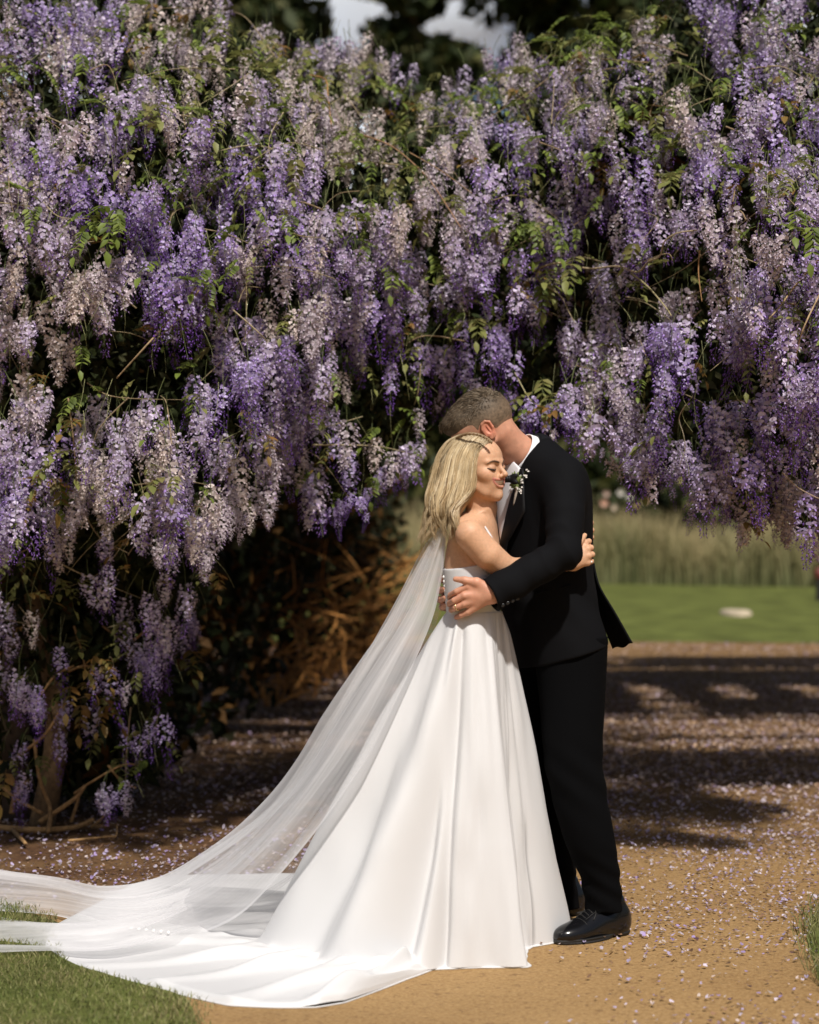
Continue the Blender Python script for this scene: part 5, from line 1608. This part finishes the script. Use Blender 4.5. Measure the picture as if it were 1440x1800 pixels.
    def wrinkle(P):
        q = P - elL
        d = np.linalg.norm(q, axis=1)
        w = .0052 * np.abs(np.sin((q @ np.array((.75, .2, .65))) * 42 + 3.5 * vnoise(P * 9, 8))) * np.exp(-(d / .13) ** 2)
        w = w + .0030 * np.sin(((P - shL) @ np.array((1.0, .3, .35))) * 95 + 2 * vnoise(P * 9, 3)) * np.exp(-(np.linalg.norm(P - shL - np.array((0, 0, -.09)), axis=1) / .10) ** 2)
        w = w + .0045 * vnoise(P * np.array((11, 11, 5)), 9)
        w = w * np.clip((np.linalg.norm(P - cuff, axis=1) - .05) / .06, .1, 1)
        wst = np.exp(-((P[:, 2] - 1.09) / .10) ** 2)
        return w + .003 * wst * np.sin(P[:, 2] * 45 + P[:, 0] * 50)
    jacket = solid_obj('jacket', J, .0044, M_suit, root, None, wrinkle)
    # rear vent, its flap kicked out
    nT, nV = 26, 14
    Lp = cat([W(1030, 985, 6.56), W(1042, 1040, 6.55), W(1058, 1090, 6.55), W(1078, 1140, 6.55)], nT)
    Rp = cat([W(1044, 990, 6.50), W(1054, 1030, 6.47), W(1082, 1078, 6.44), W(1112, 1131, 6.43)], nT)
    v = np.linspace(0, 1, nV)
    P = Lp[:, None] * (1 - v)[None, :, None] + Rp[:, None] * v[None, :, None]
    P[:, :, 1] -= .018 * np.sin(v * PI)[None, :] * np.linspace(0, 1, nT)[:, None]
    P[-1, :, 2] += .004 * np.sin(v * 9)
    o = link('jacket_vent', mesh('jacket_vent', P.reshape(-1, 3), grid_faces(nT, nV), M_suit), jacket)
    md = o.modifiers.new('thickness', 'SOLIDIFY'); md.thickness = .005; md.offset = 0
    D = cat(sorted(JR, key=lambda q: q[2]), 200)
    lat = np.array((-F2[1], F2[0]))
    def on_jacket(z, a, off):
        """point on the jacket front: height z, angle a from dead ahead (towards his left), off metres proud"""
        cx, cy, aa, bb = (np.interp(z, D[:, 2], D[:, c]) for c in (0, 1, 3, 4))
        q = np.array((cx, cy)) + F2 * (aa + off) * math.cos(a) + np.array((.34, -.94)) * (bb + off) * math.sin(a)
        return np.array((q[0], q[1], z))
    def zof(py, Y=6.36): return EYE - (py - 900) / FPX * Y
    # white shirt front in the opening
    n, m_ = 24, 13
    zz = np.linspace(zof(804), zof(952), n)
    V = []
    for z in zz:
        k = np.clip((z - zz[-1]) / (zof(822) - zz[-1]), 0, 1)
        w = (.03 + .42 * k ** .8) * np.clip((zz[0] - z) / (zz[0] - zof(824)), .12, 1) ** .7
        for a in np.linspace(-w, w, m_): V.append(on_jacket(z, a, .005 + .004 * math.cos(a / w * 1.5)))
    shirt = link('shirt', mesh('shirt', np.array(V), grid_faces(n, m_), M_shirt), root)
    md = shirt.modifiers.new('thickness', 'SOLIDIFY'); md.thickness = .004; md.offset = -1
    # lapels
    for q in (-1, 1):
        V = []; n, m_ = 30, 7
        zz = np.linspace(zof(824), zof(1010), n)
        for z in zz:
            k = np.clip((z - zof(952)) / (zof(822) - zof(952)), 0, 1.3)
            w0 = .02 + .42 * k ** .8
            kk = np.clip((z - zz[-1]) / (zz[0] - zz[-1]), 0, 1)
            w1 = w0 + .06 + .36 * min(1, kk * 1.7) * (1 if kk < .60 else max(.04, 1 - (kk - .60) * 2.4))
            for a in np.linspace(w0, w1, m_): V.append(on_jacket(z, q * a, .005 + .008 * min(1, (1 - kk) * 4) + .003 * math.sin((a - w0) / (w1 - w0) * PI)))
        lo = link('lapel', mesh('lapel', np.array(V), grid_faces(n, m_), M_lapel), jacket)
        md = lo.modifiers.new('thickness', 'SOLIDIFY'); md.thickness = .004; md.offset = -1
    # shirt collar standing round the neck, spread points at the front
    M = frame(nd, (0, 0, 1))     # rows: l, f(=axis), u
    ex = M[2]; ey = M[0]
    V = []; nA, nH = 64, 8
    for i in range(nA):
        a = 2 * PI * i / nA
        fr = (.5 - .5 * math.cos(a))                      # 0 at the nape, 1 at the throat
        for j in range(nH):
            h = j / (nH - 1)
            rad = .0680 + .0115 * (1 - h) + .003 * fr
            hh = lerp(-.026 - .012 * fr ** 3, .010 + .004 * (1 - fr), h)
            V.append(c0 + nd * hh + ex * math.cos(a) * rad + ey * math.sin(a) * rad)
    V = np.array(V)
    Fq = []
    for i in range(nA):
        if i == nA // 2: continue
        for j in range(nH - 1):
            a = i * nH + j; b = ((i + 1) % nA) * nH + j
            Fq.append((a, b, b + 1, a + 1))
    co = link('shirt_collar', mesh('shirt_collar', V, np.array(Fq), M_shirt), shirt)
    md = co.modifiers.new('thickness', 'SOLIDIFY'); md.thickness = .004; md.offset = 0
    # jacket collar round the nape
    V = []; nA, nH = 40, 6
    for i in range(nA):
        a = lerp(-1.9, 1.9, i / (nA - 1))
        for j in range(nH):
            h = j / (nH - 1)
            rad = .081 + .012 * (1 - h) + .008 * math.sin(h * PI)
            V.append(c0 + nd * lerp(-.055, -.004 - .022 * (abs(a) / 1.9) ** 2, h) + ex * math.cos(a) * rad + ey * math.sin(a) * rad)
    jc = link('jacket_collar', mesh('jacket_collar', np.array(V), grid_faces(nA, nH), M_lapel), jacket)
    md = jc.modifiers.new('thickness', 'SOLIDIFY'); md.thickness = .007; md.offset = 0
    # bow tie
    bt = Solid(); bc = W(893, 842, 6.352)
    lf = np.array((.9, -.43, 0)); fd = np.array((-.43, -.9, 0)); upv = np.array((0, 0, 1.0))
    for q in (-1, 1):
        for w in (-1, 1):
            ax_ = lf * math.cos(R(21)) + upv * math.sin(R(21)) * w * q
            ux_ = upv * math.cos(R(21)) - lf * math.sin(R(21)) * w * q
            bt.ell(bc + ax_ * q * .019, (.020, .0065, .0095), np.array((ax_, fd, ux_)), .008)
    bt.ell(bc + fd * .006, (.009, .010, .012), np.array((lf, fd, upv)), .003)
    solid_obj('bow_tie', bt, .003, M_lapel, root)
    # sleeve buttons and pocket
    for k in range(4):
        q = W(lerp(884, 910, k / 3), lerp(1063.5, 1052, k / 3), 6.13); 
        P = np.linspace(6.0, 6.25, 120)
        pts = np.stack([(q[0] / q[1]) * P, P, EYE + (q[2] - EYE) / q[1] * P], -1)
        dd = J.field(pts); kx = np.argmax(dd < 0)
        s_ = Solid(); s_.ell(pts[kx], (.0062, .003, .0062), None, 0)
        solid_obj('button', s_, .0016, M_blackbtn, jacket)
    def proj(px, py, lo_=6.0, hi_=6.6, off=.002):
        Y = np.linspace(lo_, hi_, 300)
        P = np.stack([(px - 720) / FPX * Y, Y, EYE - (py - 900) / FPX * Y], -1)
        dd = J.field(P); k = np.argmax(dd < off)
        return P[k]
    A = Acc()
    top = np.array([proj(lerp(942, 1003, t), lerp(1044, 1029, t), 6.2) for t in np.linspace(0, 1, 12)])
    Acc().tube(top, .0032, 6).obj('pocket_welt', M_suit, jacket)

    # boutonniere pinned on the lapel
    bq = empty('boutonniere'); bq.parent = root
    def bsub(o):
        o.parent = bq; o.matrix_parent_inverse = Matrix.Translation(-Vector(root.location)); return o
    def on(px, py, off=.036): return proj(px, py, 6.0, 6.6) + np.array((0, -off, 0))
    A = Acc()
    A.tube(cat([on(908, 856, .032), on(906, 872, .030), on(903, 888, .026)], 8), [.0045, .0048, .005, .005, .005, .0048, .0045, .004], 7, (1, 1, 1))
    bsub(A.obj('stem', mat('stem_ribbon', (.42, .36, .30), rough=.7), None))
    def leafblade(A, a, b, w, n=7, bend=.004):
        a = np.asarray(a); b = np.asarray(b); d = b - a
        sd = np.cross(d, (0, 1, 0)); sd /= np.linalg.norm(sd) + 1e-9
        V = []
        for i in range(n):
            t = i / (n - 1); ww = w * math.sin(PI * (.12 + .88 * t)) ** .8
            c = a + d * t + np.array((0, -bend * math.sin(t * PI), 0))
            V += [c - sd * ww, c + np.array((0, -.0015, 0)), c + sd * ww]
        A.add(V, grid_faces(n, 3))
    c0b = on(904, 852)
    for px, py in ((893, 838), (897, 832), (903, 829), (909, 831), (914, 836), (900, 836), (906, 835)):
        A = Acc(); leafblade(A, c0b + r.normal(0, .002, 3), W(px + 3, py - 2, c0b[1] - .012) + r.normal(0, .002, 3), .0062)
        bsub(A.obj('bract', M_bract if r.uniform() < .35 else M_green, None))
    for px, py in ((899, 858), (910, 862), (895, 853), (913, 855)):
        A = Acc(); leafblade(A, c0b, W(px, py, c0b[1] - .01), .006); bsub(A.obj('leaf', M_green, None))
    for k in range(28):
        if k < 18:
            t = r.uniform(0, 1); px = lerp(908, 925, t) + r.normal(0, 2.6); py = lerp(866, 827, t) + r.normal(0, 3)
        else:
            px = r.uniform(896, 916); py = r.uniform(851, 868)
        q = proj(px, py) + np.array((0, -r.uniform(.022, .036), 0))
        A = Acc()
        for p5 in range(5):
            a = p5 * 2 * PI / 5 + r.uniform(0, 1)
            ca = np.array((math.cos(a), -.25, math.sin(a))); cb = np.array((-math.sin(a), 0, math.cos(a))); s5 = r.uniform(.0020, .0034)
            A.add([q, q + ca * s5 * .8 + cb * s5 * .6, q + ca * s5 * 1.3, q + ca * s5 * .8 - cb * s5 * .6], [(0, 1, 2, 3)])
        bsub(A.obj('small_flower', M_wax, None))
        A = Acc(); A.tube([q, lerp(q, c0b, .5) + np.array((0, .003, -.004)), c0b], .0007, 3, cap=False); bsub(A.obj('twig', M_green, None))

    # ring
    a = np.linspace(0, 2 * PI, 20); d = tip[2] - kn[2]; d /= np.linalg.norm(d)
    e1 = np.cross(d, (0, 1, 0)); e1 /= np.linalg.norm(e1); e2 = np.cross(d, e1)
    cc = lerp(kn[2], mid[2], .72)
    Acc().tube(cc + np.outer(np.cos(a), e1) * .0118 + np.outer(np.sin(a), e2) * .0118, .0017, 6, cap=False).obj('ring', M_gold, root)

    # ---------------------------------------------------------- trousers
    T = Solid()
    legN = [(1004, 1120, 6.42, .118), (1004, 1180, 6.42, .115), (1006, 1250, 6.41, .105), (1008, 1330, 6.40, .096), (1018, 1400, 6.40, .090), (1037, 1480, 6.41, .082), (1056, 1545, 6.43, .064), (1061, 1590, 6.44, .0605), (1061, 1600, 6.44, .060)]
    legF = [(972, 1120, 6.58, .118), (968, 1180, 6.60, .115), (960, 1250, 6.62, .105), (957, 1330, 6.64, .095), (966, 1400, 6.66, .088), (975, 1480, 6.70, .068), (984, 1545, 6.74, .055), (993, 1590, 6.77, .052), (993, 1596, 6.77, .052)]
    for lg in (legN, legF):
        rows = [(*W(px, py, Y), rr * 1.0, rr * .92) for px, py, Y, rr in lg]
        T.loft(rows, (-.97, -.25), .04)
    def twr(P):
        w = .0032 * vnoise(P * np.array((10, 10, 5)), 12)
        w = w + .0030 * np.sin(P[:, 2] * 95 + P[:, 0] * 60) * np.exp(-((P[:, 2] - .17) / .10) ** 2)
        w = w + .003 * np.sin(P[:, 2] * 60 + P[:, 0] * 50) * np.exp(-((P[:, 2] - .52) / .10) ** 2)
        return w
    solid_obj('trousers', T, .0062, M_trouser, root, None, twr)

    # ---------------------------------------------------------- shoes
    for toe, heel in ((G(984, 1659), G(1098, 1641)), (G(905, 1612), G(1018, 1607))):
        d = toe - heel; Ln = np.linalg.norm(d); d = d / Ln; s = np.array((-d[1], d[0], 0)); u = np.array((0, 0, 1.0))
        L = lambda x, y, z: heel + d * x * Ln + s * y + u * z
        U = Solid()
        prof = [(.07, .040, .030, .078), (.16, .045, .033, .086), (.28, .042, .035, .090), (.40, .040, .036, .086), (.52, .038, .039, .074), (.64, .033, .043, .056), (.76, .029, .043, .042), (.86, .026, .036, .034), (.94, .024, .026, .028)]
        for x, zc, hw, hz in prof:
            U.ell(L(x, 0, .012 + hz * .42), (.040 if x < .9 else .030, hw, hz * .62), np.array((d, s, u)), .035)
        U.cone(L(.14, 0, .07), L(.18, 0, .11), .040, .038, .02)
        U.plane(L(0, 0, .008), (0, 0, -1))
        shoe = solid_obj('shoe', U, .0032, M_leather, root)
        Q = Solid()
        for i in range(7):
            x = lerp(.40, .95, i / 6); Q.ell(L(x, 0, .008), (.042 if i < 6 else .032, [.037, .041, .0455, .047, .044, .037, .027][i], .009), np.array((d, s, u)), .02)
        Q.ell(L(.22, 0, .014), (.06, .032, .006), np.array((d, s, u)), .02)
        Q.ell(L(.11, 0, .010), (.046, .034, .016), np.array((d, s, u)), .006)
        Q.plane(L(0, 0, .0155), (0, 0, 1)); Q.plane(L(0, 0, .001), (0, 0, -1))
        solid_obj('sole', Q, .003, M_sole, shoe)
        def top(x, y):
            zz = np.linspace(.16, .015, 160); P = np.array([L(x, y, z) for z in zz]); k = np.argmax(U.field(P) < 0); return P[k]
        for k in range(4):
            x = lerp(.50, .66, k / 3)
            pts = [top(x + .01 * math.sin(y * 90), y) + u * .0015 for y in np.linspace(-.020, .020, 9)]
            Acc().tube(pts, .0017, 5).obj('shoelace', M_sole, shoe)
        for q in (-1, 1):
            pts = [top(x, q * lerp(.021, .024, t)) + u * .0006 for t, x in zip(np.linspace(0, 1, 9), np.linspace(.44, .68, 9))]
            Acc().tube(pts, .0012, 5).obj('seam', M_sole, shoe)
        pts = [top(x, y) + u * .001 for x, y in zip(.70 + .02 * np.cos(np.linspace(-1.5, 1.5, 11)), np.linspace(-.040, .040, 11))]
        Acc().tube(pts, .0011, 5).obj('seam', M_sole, shoe)
        for q in (-1, 1):
            pts = [top(.50, q * .008) + u * .003, top(.54, q * .03) + u * .006, top(.60, q * .038) + u * .004]
            Acc().tube(cat(pts, 10), .0016, 5).obj('shoelace', M_sole, shoe)
    return root, H

# ================================================================== build
build_ground()
build_background()
VINES, SPRAYS = build_wisteria()
build_pergola(SPRAYS)
bride()
groom()
